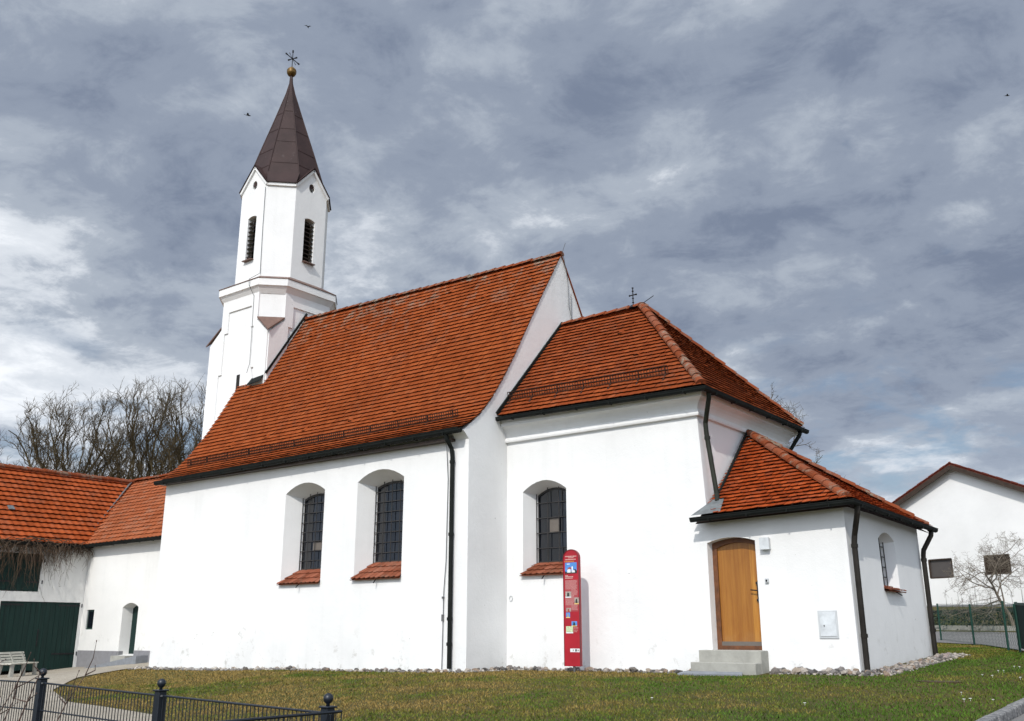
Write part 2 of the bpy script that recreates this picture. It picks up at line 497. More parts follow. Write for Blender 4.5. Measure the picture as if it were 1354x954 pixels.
# ------------------------------------------------------------------ mesh builder
class MB:
    def __init__(self):
        self.v, self.f, self.mi, self.t = [], [], [], []
        self.tint = 0.5
        self.m = 0

    def vert(self, p):
        self.v.append(tuple(p))
        self.t.append(self.tint)
        return len(self.v) - 1

    def face(self, idx):
        self.f.append(tuple(idx))
        self.mi.append(self.m)

    def poly(self, pts):
        self.face([self.vert(p) for p in pts])

    def box(self, x0, x1, y0, y1, z0, z1):
        b = len(self.v)
        for z in (z0, z1):
            for x, y in ((x0, y0), (x1, y0), (x1, y1), (x0, y1)):
                self.vert((x, y, z))
        for q in ((3, 2, 1, 0), (4, 5, 6, 7), (0, 1, 5, 4), (1, 2, 6, 5), (2, 3, 7, 6), (3, 0, 4, 7)):
            self.face([b + i for i in q])

    def obox(self, c, ax, ay, az):
        """oriented box: centre and three half-axis vectors"""
        c, ax, ay, az = Vector(c), Vector(ax), Vector(ay), Vector(az)
        b = len(self.v)
        for k in (-1, 1):
            for i, j in ((-1, -1), (1, -1), (1, 1), (-1, 1)):
                self.vert(c + ax * i + ay * j + az * k)
        for q in ((3, 2, 1, 0), (4, 5, 6, 7), (0, 1, 5, 4), (1, 2, 6, 5), (2, 3, 7, 6), (3, 0, 4, 7)):
            self.face([b + i for i in q])

    def bar(self, a, b, w, h=None, up=(0, 0, 1)):
        a, b = Vector(a), Vector(b)
        d = (b - a)
        L = d.length
        d.normalize()
        u = Vector(up)
        if abs(d.dot(u)) > 0.98:
            u = Vector((0, 1, 0))
        s = d.cross(u).normalized()
        u = s.cross(d).normalized()
        h = h or w
        self.obox((a + b) / 2, s * (w / 2), d * (L / 2), u * (h / 2))

    def tube(self, pts, rad, n=8, cap=True):
        pts = [Vector(p) for p in pts]
        if not hasattr(rad, '__len__'):
            rad = [rad] * len(pts)
        rings = []
        prev_s = None
        for i, p in enumerate(pts):
            if i == 0:
                d = pts[1] - pts[0]
            elif i == len(pts) - 1:
                d = pts[-1] - pts[-2]
            else:
                d = (pts[i + 1] - pts[i]).normalized() + (pts[i] - pts[i - 1]).normalized()
            d.normalize()
            if prev_s is None:
                s = d.cross(Vector((0, 0, 1)))
                if s.length < 0.05:
                    s = d.cross(Vector((0, 1, 0)))
            else:
                s = prev_s - d * prev_s.dot(d)
            s.normalize()
            prev_s = s
            u = s.cross(d)
            ring = []
            for k in range(n):
                a = 2 * math.pi * k / n
                ring.append(self.vert(p + (s * math.cos(a) + u * math.sin(a)) * rad[i]))
            rings.append(ring)
        for r0, r1 in zip(rings, rings[1:]):
            for k in range(n):
                self.face((r0[k], r0[(k + 1) % n], r1[(k + 1) % n], r1[k]))
        if cap:
            self.face(rings[0][::-1])
            self.face(rings[-1])

    def sweep(self, path, profile, closed_profile=True, cap=True):
        """path: list of (x,y,z); profile: list of (out, up); out is to the right-hand side of the path; mitred in plan"""
        path = [Vector(p) for p in path]
        rings = []
        for i, p in enumerate(path):
            ds = []
            if i > 0:
                ds.append((path[i] - path[i - 1]).xy.normalized())
            if i < len(path) - 1:
                ds.append((path[i + 1] - path[i]).xy.normalized())
            ns = [Vector((d.y, -d.x)) for d in ds]
            if len(ns) == 1:
                n = ns[0]
            else:
                n = (ns[0] + ns[1])
                n = n / max(0.2, n.length_squared / 2 * 1.0) if n.length > 0 else ns[0]
                n = (ns[0] + ns[1]).normalized() / max(0.3, (ns[0] + ns[1]).normalized().dot(ns[0]))
            rings.append([self.vert((p.x + n.x * o, p.y + n.y * o, p.z + u)) for o, u in profile])
        k = len(profile)
        for r0, r1 in zip(rings, rings[1:]):
            for j in range(k if closed_profile else k - 1):
                self.face((r0[j], r1[j], r1[(j + 1) % k], r0[(j + 1) % k]))
        if cap and closed_profile:
            self.face(rings[0])
            self.face(rings[-1][::-1])

    def tess(self, polys3, flip=False):
        """fill outer polygon minus holes (lists of 3D points)"""
        tris = tessellate_polygon([[Vector(p) for p in pl] for pl in polys3])
        flat = [p for pl in polys3 for p in pl]
        ids = [self.vert(p) for p in flat]
        for t in tris:
            self.face([ids[i] for i in (t[::-1] if flip else t)])
        return ids

    def prism(self, pts, depth):
        """closed polygon (3D, planar) extruded by vector depth"""
        d = Vector(depth)
        a = [Vector(p) for p in pts]
        b = [p + d for p in a]
        self.tess([a])
        self.tess([b], True)
        n = len(a)
        ia = [self.vert(p) for p in a]
        ib = [self.vert(p) for p in b]
        for i in range(n):
            self.face((ia[i], ia[(i + 1) % n], ib[(i + 1) % n], ib[i]))

    def lathe(self, c, prof, n=20):
        rings = []
        for r, z in prof:
            rings.append([self.vert((c[0] + r * math.cos(2 * math.pi * k / n), c[1] + r * math.sin(2 * math.pi * k / n), c[2] + z)) for k in range(n)])
        for r0, r1 in zip(rings, rings[1:]):
            for k in range(n):
                self.face((r0[k], r0[(k + 1) % n], r1[(k + 1) % n], r1[k]))
        self.face(rings[0][::-1])
        self.face(rings[-1])

    def build(self, name, mats, parent=None, smooth=False, normals=True, colors=None):
        me = bpy.data.meshes.new(name)
        me.from_pydata(self.v, [], self.f)
        mats = mats if isinstance(mats, (list, tuple)) else [mats]
        for mm in mats:
            me.materials.append(M[mm] if isinstance(mm, str) else mm)
        if len(mats) > 1:
            me.polygons.foreach_set('material_index', self.mi)
        at = me.attributes.new('tint', 'FLOAT', 'POINT')
        at.data.foreach_set('value', self.t)
        if normals:
            import bmesh
            bm = bmesh.new()
            bm.from_mesh(me)
            bmesh.ops.remove_doubles(bm, verts=bm.verts, dist=1e-5)
            bmesh.ops.recalc_face_normals(bm, faces=bm.faces)
            bm.to_mesh(me)
            bm.free()
        if smooth:
            me.polygons.foreach_set('use_smooth', [True] * len(me.polygons))
        o = bpy.data.objects.new(name, me)
        COL.objects.link(o)
        if parent is not None:
            o.parent = parent
            o.matrix_parent_inverse = Matrix.Translation(-parent_world(parent))
        return o


def parent_world(p):
    # every mesh is modelled in world coordinates, so only an Empty brings an offset of its own
    return p.location.copy() if p.type == 'EMPTY' else Vector((0, 0, 0))


def thing(name, label, cat, loc=(0, 0, 0), group=None):
    o = bpy.data.objects.new(name, None)
    COL.objects.link(o)
    o.empty_display_size = 0.3
    o.location = loc
    o['label'] = label
    o['category'] = cat
    if group:
        o['group'] = group
    return o


def tag(o, label=None, cat=None, group=None, kind=None):
    for k, v in (('label', label), ('category', cat), ('group', group), ('kind', kind)):
        if v:
            o[k] = v
    return o


# ------------------------------------------------------------------ terrain
CTRL = np.array([
    (0, 0, -.77), (-5, 4.8, -.62), (-9.3, 4.8, -.66), (-8, 10.6, -.36), (-4.8, 13, -.28), (-3, 13, -.27), (-2.8, 15, -.16), (-13, 9.7, -.50),
    (-20, 10.5, -.62), (-24.3, 12.9, -.60), (-27.3, 15.2, -.46), (-26.8, 16.6, -.24), (-20, 16.8, -.10), (-14.3, 16.8, -.03), (-14.2, 18.4, -.03),
    (-9, 18.3, .03), (-6.1, 18.3, .08), (-6.0, 23.5, .30), (-6.5, 29.4, .45), (-5, 25.8, .38), (-4.6, 25, .36), (-2.8, 20, .12), (1, 25, .35),
    (1, 10, -.45), (5, 15, -.2), (5, 30, .5), (-8, 35, .60), (-12, 39, .72), (0, 36, .62), (-38, 20.8, -.58), (-37.5, 12, -.72), (-33.4, 20.7, -.34),
    (-35.6, 20.7, -.50), (-30, 14, -.62), (-30, 5, -.76), (-20, 0, -.8), (-28.5, 20.0, -.26), (-11, 47, 1.75), (0, 44, 1.75), (-20, 49, 1.8), (-20, 30, .4),
    (-45, 30, -.4), (-20, 17.5, -.1), (-20, 25, .1), (10, 0, -.7), (0, -15, -.85), (14, 40, 1.2), (-36, 17.6, -.78), (-36.6, 19.2, -.70), (-15, 14, -.22), (-10, 14.5, -.15)], float)


def tps_solve():
    P = CTRL[:, :2] / 10
    n = len(P)
    r = np.linalg.norm(P[:, None] - P[None], axis=2)
    K = np.where(r > 0, r * r * np.log(np.maximum(r, 1e-9)), 0) + np.eye(n) * 1e-3
    A = np.zeros((n + 3, n + 3))
    A[:n, :n] = K
    A[:n, n] = 1
    A[:n, n + 1:] = P
    A[n, :n] = 1
    A[n + 1:, :n] = P.T
    b = np.zeros(n + 3)
    b[:n] = CTRL[:, 2]
    return np.linalg.solve(A, b)


TPS = tps_solve()


def heights(x, y):
    x = np.asarray(x, float).ravel()
    y = np.asarray(y, float).ravel()
    q = np.stack([x, y], 1) / 10
    P = CTRL[:, :2] / 10
    r = np.linalg.norm(q[:, None] - P[None], axis=2)
    K = np.where(r > 0, r * r * np.log(np.maximum(r, 1e-9)), 0)
    z = K @ TPS[:len(P)] + TPS[len(P)] + q @ TPS[len(P) + 1:]
    d = np.hypot(x + 14, y - 20)
    w = np.clip((d - 34) / 26, 0, 1)
    w = w * w * (3 - 2 * w)
    return np.clip(z, -1.3, 2.4) * (1 - w) + 0.2 * w


def H(x, y):
    return float(heights([x], [y])[0])


def grid_mesh(name, xs, ys, mat, off=0.0, inside=None):
    X, Y = np.meshgrid(xs, ys)
    Z = heights(X, Y).reshape(X.shape) + off
    nx, ny = len(xs), len(ys)
    v = np.stack([X.ravel(), Y.ravel(), Z.ravel()], 1)
    f = []
    for j in range(ny - 1):
        for i in range(nx - 1):
            a = j * nx + i
            f.append((a, a + 1, a + nx + 1, a + nx))
    me = bpy.data.meshes.new(name)
    me.from_pydata(v.tolist(), [], f)
    me.materials.append(M[mat])
    me.polygons.foreach_set('use_smooth', [True] * len(f))
    o = bpy.data.objects.new(name, me)
    COL.objects.link(o)
    return o


far = [-3000, -1500, -800, -400, -250, -160, -110, -80, -65, -58]
xs = far + list(np.arange(-56, 24, 1.0)) + [26, 30, 36, 45, 60, 80, 120, 200, 400, 800, 1500, 3000]
ys = [-3000, -1500, -800, -400, -200, -100, -60, -40, -25, -15, -10] + list(np.arange(-8, 66, 1.0)) + [68, 75, 90, 120, 200, 400, 800, 1500, 3000]
tag(grid_mesh('lawn_ground', xs, ys, 'lawn'), kind='structure')


def strip_mesh(name, left, right, mat, off, nsub=8, nacross=8):
    """surface between two polylines, draped on the terrain"""
    def resample(pl, n):
        pl = np.array(pl, float)
        d = np.concatenate([[0], np.cumsum(np.linalg.norm(np.diff(pl, axis=0), axis=1))])
        t = np.linspace(0, d[-1], n)
        return np.stack([np.interp(t, d, pl[:, 0]), np.interp(t, d, pl[:, 1])], 1)
    n = max(len(left), len(right)) * nsub
    a, b = resample(left, n), resample(right, n)
    pts = []
    for k in range(nacross + 1):
        t = k / nacross
        pts.append(a * (1 - t) + b * t)
    P = np.stack(pts, 1).reshape(-1, 2)
    Z = heights(P[:, 0], P[:, 1]) + off
    v = np.column_stack([P, Z])
    w = nacross + 1
    f = [(i * w + k, i * w + k + 1, (i + 1) * w + k + 1, (i + 1) * w + k) for i in range(n - 1) for k in range(nacross)]
    me = bpy.data.meshes.new(name)
    me.from_pydata(v.tolist(), [], f)
    me.materials.append(M[mat])
    me.polygons.foreach_set('use_smooth', [True] * len(f))
    import bmesh
    bm = bmesh.new()
    bm.from_mesh(me)
    bmesh.ops.recalc_face_normals(bm, faces=bm.faces)
    if sum(fc.normal.z for fc in bm.faces) < 0:
        bmesh.ops.reverse_faces(bm, faces=bm.faces)
    bm.to_mesh(me)
    bm.free()
    o = bpy.data.objects.new(name, me)
    COL.objects.link(o)
    return o


PATH_R = [(-11.5, 7.2), (-14.8, 9.7), (-19.9, 10.9), (-24.3, 12.9), (-27.3, 15.2), (-26.95, 17.2), (-27.2, 21.2)]   # lawn side
PATH_L = [(-11.5, 4.9), (-20, 4.9), (-30, 6), (-38.3, 10), (-38.3, 16), (-38.3, 19), (-38.3, 21.2)]
tag(strip_mesh('gravel_path', PATH_L, PATH_R, 'gravel', 0.03, 10, 24), kind='structure')
ROAD_L = [(-3.3, -10), (-2.95, 4), (-2.72, 13), (-2.65, 15), (-3.2, 20), (-4.45, 25), (-6.35, 29.4), (-9.4, 33.0), (-16, 37.0), (-24, 39.5)]
ROAD_R = [(4.5, -10), (4.3, 4), (4.2, 13), (4.1, 15), (3.6, 20), (2.6, 26), (0.8, 32.0), (-4.5, 36.4), (-14, 41.3), (-22, 44)]
tag(strip_mesh('asphalt_road', ROAD_L, ROAD_R, 'asphalt', 0.03, 8, 12), kind='structure')


def kerb():
    mb = MB()
    pl = [(-3.0, 4), (-2.80, 13), (-2.74, 15), (-3.28, 20), (-3.9, 22.5)]
    pts = []
    for (x0, y0), (x1, y1) in zip(pl, pl[1:]):
        n = max(1, int(math.hypot(x1 - x0, y1 - y0) / 0.95))
        for i in range(n):
            pts.append((x0 + (x1 - x0) * i / n, y0 + (y1 - y0) * i / n))
    pts.append(pl[-1])
    for (x0, y0), (x1, y1) in zip(pts, pts[1:]):
        g = 0.012
        dx, dy = x1 - x0, y1 - y0
        l = math.hypot(dx, dy)
        dx, dy = dx / l * g, dy / l * g
        a = Vector((x0 + dx, y0 + dy, H(x0, y0) + 0.01 + rng.uniform(-.008, .008)))
        b = Vector((x1 - dx, y1 - dy, H(x1, y1) + 0.01 + rng.uniform(-.008, .008)))
        mb.bar(a, b, 0.14, 0.26)
    o = mb.build('kerb', 'kerb_granite')
    mod = o.modifiers.new('bevel', 'BEVEL')
    mod.width = 0.018
    mod.segments = 2
    tag(o, kind='structure')


kerb()


def far_kerb():
    mb = MB()
    pl = [(-24, 45.6), (-14.2, 42.0), (-4.3, 37.4), (1.6, 33.2), (4.0, 28.0)]
    for (x0, y0), (x1, y1) in zip(pl, pl[1:]):
        n = 8
        for i in range(n):
            a = (lerp_(x0, x1, i / n), lerp_(y0, y1, i / n))
            b = (lerp_(x0, x1, (i + 1) / n), lerp_(y0, y1, (i + 1) / n))
            mb.bar((*a, H(*a) + .05), (*b, H(*b) + .05), .16, .24)
    tag(mb.build('kerb', 'concrete'), kind='structure')


lerp_ = lambda a, b, t: a + (b - a) * t
far_kerb()


# ------------------------------------------------------------------ building helpers
def arch(u0, u1, z0, zs, za, n=9):
    """opening outline: two bottom corners, then right spring, arc, left spring"""
    pts = [(u0, z0), (u1, z0)]
    for k in range(n + 1):
        t = k / n
        u = u1 + (u0 - u1) * t
        pts.append((u, zs + (za - zs) * (1 - (2 * t - 1) ** 2)))
    return pts


def wall_with_openings(mb, P, outer, holes):
    """P(u, z, depth) -> point; holes: (outline, inner outline, depth)"""
    mb.tess([[P(u, z, 0) for u, z in outer]] + [[P(u, z, 0) for u, z in h[0]] for h in holes])
    for o, i, d in holes:
        a = [mb.vert(P(u, z, 0)) for u, z in o]
        b = [mb.vert(P(u, z, d)) for u, z in i]
        n = len(a)
        for k in range(n):
            mb.face((a[k], a[(k + 1) % n], b[(k + 1) % n], b[k]))


def lerp(a, b, t):
    return a + (b - a) * t


def tiles(mb, pos, smax, uL, uR, w=0.178, e=0.165, arc=0.010, thick=0.010, lift=0.065, jit=1.0, wave=0.0, over=1.5, npts=4, seed=1, phase=True):
    """roof tiles as small plates with a rounded lower end, one course over the other; pos(u, s) -> Vector"""
    r = random.Random(seed)
    rows = int(math.ceil(smax / e))
    for i in range(rows):
        s0 = i * e
        s1 = min(s0 + e * over, smax)
        if s1 - s0 < 0.03:
            continue
        lo = min(uL(s0), uL(s1))
        hi = max(uR(s0), uR(s1))
        mid = (lo + hi) / 2
        p0, pu, ps = pos(mid, s0), pos(mid + 0.05, s0), pos(mid, min(smax, s0 + 0.05) if s0 + 0.05 < smax else s0 - 0.05)
        n = (pu - p0).cross(ps - p0)
        if s0 + 0.05 >= smax:
            n = -n
        n.normalize()
        off = 0.5 * w if (phase and i % 2) else 0.0
        rowj = r.uniform(-.004, .004) * jit
        k0 = int(math.floor((lo - off) / w))
        k1 = int(math.ceil((hi - off) / w))
        for k in range(k0, k1 + 1):
            u0 = off + k * w + r.uniform(-.004, .004) * jit
            g = 0.003
            js = r.uniform(-.003, .003) * jit + rowj
            jn = r.uniform(-.003, .006) * jit
            tw = r.uniform(-.004, .004) * jit
            bot = []
            for q in range(npts + 1):
                t = q / npts
                x = 2 * t - 1
                uu = u0 + g + (w - 2 * g) * t
                ss = max(0.0, s0 + arc * x * x + js)
                uu = min(max(uu, uL(ss)), uR(ss))
                nn = lift + jn + tw * x + (wave * math.cos(2 * math.pi * t + 0.6) if wave else 0)
                bot.append((uu, ss, nn))
            top = []
            for t in ([1.0, 0.0] if not wave else [1 - q / npts for q in range(npts + 1)]):
                uu = u0 + g + (w - 2 * g) * t
                uu = min(max(uu, uL(s1)), uR(s1))
                top.append((uu, s1, 0.010 + (wave * 0.8 * math.cos(2 * math.pi * t + 0.6) if wave else 0)))
            if bot[-1][0] - bot[0][0] < 0.012 and top[0][0] - top[-1][0] < 0.012:
                continue
            mb.tint = r.random()
            vb = [mb.vert(pos(u, s) + n * nn) for u, s, nn in bot]
            vt = [mb.vert(pos(u, s) + n * nn) for u, s, nn in top]
            if wave:
                for q in range(npts):
                    mb.face((vb[q], vb[q + 1], vt[npts - 1 - q], vt[npts - q]))
            else:
                mb.face(vb + vt)
            vl = [mb.vert(pos(u, s) + n * (nn - thick)) for u, s, nn in bot]
            for q in range(npts):
                mb.face((vl[q], vl[q + 1], vb[q + 1], vb[q]))
            mb.face((vl[0], vb[0], vt[-1]))
            mb.face((vb[-1], vl[-1], vt[0]))


def ridge_tiles(mb, a, b, r=0.11, L=0.36, lift=0.02, n=8, seed=3):
    a, b = Vector(a), Vector(b)
    d = b - a
    tot = d.length
    d.normalize()
    s = d.cross(Vector((0, 0, 1))).normalized()
    u = s.cross(d).normalized()
    rg = random.Random(seed)
    k = 0
    t = 0.0
    while t < tot - 0.05:
        t1 = min(t + L + 0.05, tot + 0.02)
        mb.tint = rg.random()
        base = lift + rg.uniform(-.008, .008)
        sj = rg.uniform(-.008, .008)
        rings = []
        for tt, rr, up in ((t, r * 1.06, base + 0.018), (t1, r * 0.92, base)):
            ring = []
            for q in range(n + 1):
                ang = math.pi * (q / n) * 1.04 - 0.02 * math.pi
                ring.append(a + d * tt + s * (math.cos(ang) * rr + sj) + u * (math.sin(ang) * rr * 0.85 + up - 0.03))
            rings.append([mb.vert(p) for p in ring])
        for q in range(n):
            mb.face((rings[0][q], rings[0][q + 1], rings[1][q + 1], rings[1][q]))
        c = mb.vert(a + d * t + u * (base - 0.03))
        for q in range(n):
            mb.face((rings[0][q + 1], rings[0][q], c))
        t += L
        k += 1


GUT = [(-0.080, 0.020), (-0.078, -0.040), (-0.055, -0.072), (0.0, -0.090), (0.055, -0.072), (0.078, -0.036), (0.084, 0.010), (0.098, 0.018), (0.092, 0.032), (0.076, 0.024), (0.066, 0.000)]


def gutter(name, path, parent, mat='gutter_metal', hooks=0.9, k=1.0):
    mb = MB()
    mb.sweep(path, [(a * k, b * k) for a, b in GUT])
    for a, b in zip(path, path[1:]):
        a, b = Vector(a), Vector(b)
        d = b - a
        n = int(d.length / hooks)
        out = Vector((d.y, -d.x, 0)).normalized()
        dn = d.normalized()
        for j in range(n):
            p = a + d * ((j + 0.5) / n)
            mb.obox(p + Vector((0, 0, -0.045 * k)), out * 0.086 * k, dn * 0.011, Vector((0, 0, 0.049 * k)))
    return mb.build(name, mat, parent)


def downpipe(path, parent, mat='pipe_metal', r=0.05, collars=()):
    mb = MB()
    pts = [Vector(p) for p in path]
    mb.tube(pts, r, 10)
    for p in collars:
        mb.tube([Vector(p) + Vector((0, 0, -0.035)), Vector(p) + Vector((0, 0, 0.035))], r * 1.25, 10)
    return mb.build('downpipe', mat, parent, smooth=False)


def snow_guard(parent, a, b, up, n, spacing=1.0, h=0.2, bars=0.075):
    """lattice fence along a->b, standing on the roof; up: direction of its height"""
    a, b, up, n = Vector(a), Vector(b), Vector(up).normalized(), Vector(n).normalized()
    mb = MB()
    d = b - a
    L = d.length
    dn = d.normalized()
    for k in (0.10, 0.55, 1.0):
        mb.bar(a + up * h * k, b + up * h * k, 0.018, 0.018)
    nb = int(L / bars)
    for k in range(nb + 1):
        p = a + d * (k / nb)
        mb.bar(p + up * h * 0.08, p + up * h, 0.012, 0.010, up=dn)
    m = int(round(L / spacing))
    for k in range(m + 1):
        p = a + d * min(0.985, max(0.015, k / m))
        mb.bar(p - n * 0.03, p + up * h * 1.05, 0.030, 0.016, up=dn)
        mb.obox(p - n * 0.01 - Vector((0, 0.10, 0.09)), dn * 0.02, (up.cross(dn)).normalized() * 0.008, Vector((0, 0.10, 0.13)) * 0.9)
    return mb.build('snow_guard', 'snow_guard', parent)


# ------------------------------------------------------------------ the church
church = thing('church', 'white village church with red tiled roofs, slim pointed bell tower and low porch', 'church', (-14.3, 20.9, 0))
X0, X1, YN, YR = -26.65, -14.33, 17.0, 20.97      # nave
YC, XC = 18.48, -9.1                               # choir
XP, YB = -6.1, 23.46                               # porch

PROF = [(16.74, 5.44), (17.1, 5.655), (17.42, 5.90), (17.85, 6.36), (18.34, 7.01), (18.78, 7.67), (19.44, 8.76), (20.15, 9.88), (20.97, 11.15)]
PL = np.concatenate([[0], np.cumsum([math.dist(a, b) for a, b in zip(PROF, PROF[1:])])])
SN = float(PL[-1])


def nave_pos(u, s):
    y = float(np.interp(s, PL, [p[0] for p in PROF]))
    z = float(np.interp(s, PL, [p[1] for p in PROF]))
    w = (X1 - u) / (X1 - X0)
    return Vector((u, y, z + w * lerp(-0.14, 0.27, s / SN)))


# --- nave walls
W1 = dict(o=arch(-20.87, -19.29, 2.02, 4.45, 4.70), i=arch(-20.66, -19.50, 2.40, 4.34, 4.46), d=0.5)
W2 = dict(o=arch(-18.05, -16.41, 2.06, 4.52, 4.78), i=arch(-17.82, -16.64, 2.48, 4.42, 4.54), d=0.5)
mb = MB()
wall_with_openings(mb, lambda u, z, d: (u, YN + d, z), [(X0, -0.6), (X1 - 0.398, -0.6), (X1 - 0.398, 5.41), (X0, 5.28)],
                   [(w['o'], w['i'], w['d']) for w in (W1, W2)])
mb.poly([(X0, YN, -0.6), (X0, YN, 5.28), (X0, 24.94, 5.28), (X0, 24.94, -0.6)])
mb.poly([(X0, 24.94, -0.6), (X0, 24.94, 5.4), (X1 - 0.398, 24.94, 5.4), (X1 - 0.398, 24.94, -0.6)])
mb.poly([(X0, p[0], p[1] + lerp(-0.14, 0.27, k / 8) - 0.05) for k, p in enumerate(PROF)] +
        [(X0, 2 * YR - p[0], p[1] + lerp(-0.14, 0.27, k / 8) - 0.05) for k, p in list(enumerate(PROF))[::-1][1:]])
nave_wall = mb.build('nave_wall', 'plaster', church)

mb = MB()
g = [(YN, -0.6), (YN, 5.22), (16.80, 5.40)] + [(p[0] + 0.01, p[1] - 0.012) for p in PROF[1:]]
g += [(2 * YR - y, z) for y, z in g[::-1][1:]]
mb.prism([(X1, y, z) for y, z in g], (-0.4, 0, 0))
gable_wall = mb.build('gable_wall', 'rough_plaster', church)

# --- nave roof
mb = MB()
mb.m = 0
tiles(mb, nave_pos, SN, lambda s: X0 - 0.10, lambda s: X1 + 0.035, seed=11)
mb.m = 1
for k in range(len(PROF) - 1):
    mb.poly([nave_pos(X0 - 0.08, PL[k]), nave_pos(X1 - 0.02, PL[k]), nave_pos(X1 - 0.02, PL[k + 1]), nave_pos(X0 - 0.08, PL[k + 1])])
mb.m = 0
for k in range(len(PROF) - 1):           # north slope, seen only as its verge
    q = [nave_pos(X0 - 0.1, PL[k]), nave_pos(X1 + 0.035, PL[k]), nave_pos(X1 + 0.035, PL[k + 1]), nave_pos(X0 - 0.1, PL[k + 1])]
    q = [Vector((p.x, 2 * YR - p.y, p.z + 0.03)) for p in q]
    mb.poly(q[::-1])
    mb.poly([q[1], q[2], q[2] - Vector((0, 0, 0.07)), q[1] - Vector((0, 0, 0.07))])
nave_roof = mb.build('nave_roof', ['nave_tile', 'under_roof'], church, normals=False)
mb = MB()
ridge_tiles(mb, nave_pos(X1 + 0.03, SN) + Vector((0, 0, .02)), nave_pos(-25.55, SN) + Vector((0, 0, .02)), 0.115, 0.34, seed=5)
mb.build('ridge_tiles', 'ridge_tile', nave_roof)
a, b = nave_pos(-26.1, 0.72), nave_pos(-14.95, 0.72)
snow_guard(nave_roof, a + Vector((0, -.03, .04)), b + Vector((0, -.03, .04)), (0, -.12, 1), (0, -.6, .8), 1.0, 0.19)


def roof_vent(parent, p, n, along, mat):
    n, along = Vector(n).normalized(), Vector(along).normalized()
    up = n.cross(along)
    mb = MB()
    c = Vector(p) + n * 0.055
    mb.tint = 0.35
    mb.m = 0
    a0 = [c - along * 0.085 + n * -.01, c - along * 0.05 + n * .035, c + along * 0.05 + n * .035, c + along * 0.085 + n * -.01]
    a1 = [q + up * 0.2 - n * 0.04 for q in a0]
    for q in range(3):
        mb.poly([a0[q], a0[q + 1], a1[q + 1], a1[q]])
    mb.m = 1
    mb.poly([q + up * 0.015 for q in a0])
    mb.build('roof_vent', [mat, 'dark_void'], parent, normals=False)


for ux, s in [(-24.7, 1.45), (-23.0, 1.5), (-21.3, 1.5), (-19.4, 1.55), (-17.7, 1.6), (-24.2, 6.1), (-22.4, 6.0), (-20.4, 6.05), (-18.3, 5.9), (-16.6, 5.9), (-22.8, 3.9), (-18.2, 6.6)]:
    nn = (nave_pos(ux + .1, s) - nave_pos(ux, s)).cross(nave_pos(ux, s + .1) - nave_pos(ux, s))
    roof_vent(nave_roof, nave_pos(ux, s), nn, (1, 0, 0), 'nave_tile')
gutter('gutter', [(X0 - 0.12, 16.70, 5.27), (X1 - 0.03, 16.70, 5.41)], church)
mb = MB()
mb.box(X0 - 0.03, X1 - 0.42, 16.78, YN, 5.20, 5.26)
mb.build('eave_board', 'dark_wood', church)
downpipe([(-14.80, 16.70, 5.36), (-14.80, 16.74, 5.22), (-14.78, 16.90, 5.02), (-14.77, 16.92, 4.8), (-14.76, 16.92, 0.02)], church, 'gutter_metal', 0.052,
         [(-14.77, 16.92, z) for z in (4.7, 3.0, 1.1, 0.55)])
mb = MB()
mb.tube([(-14.95, 16.76, 5.35), (-14.98, 16.95, 5.1), (-14.93, 16.965, 4.3), (-14.95, 16.965, 2.4), (-15.0, 16.965, 1.75), (-15.02, 16.965, 0.0)], 0.009, 5)
mb.box(-15.04, -15.0, 16.94, 16.995, 1.05, 1.2)
mb.box(-15.04, -15.0, 16.94, 16.995, 1.55, 1.6)
mb.build('lightning_cable', 'wire', church)
mb = MB()
mb.tube([(X1 + 0.03, 21.5, 9.2), (X1 + 0.03, 21.28, 9.7), (X1 + 0.03, 21.26, 10.4), (X1 + .05, 21.06, 11.05), (X1 + .05, 20.97, 11.24), (X1 - .3, 20.97, 11.30)], 0.009, 5)
mb.tube([(X1 + 0.03, 21.40, 9.05), (X1 + 0.03, 21.40, 10.1)], 0.012, 5)
mb.tube([(X1 + 0.06, 20.97, 11.26), (X1 + 0.16, 20.97, 11.50)], 0.008, 5)
mb.build('lightning_cable', 'wire', church)


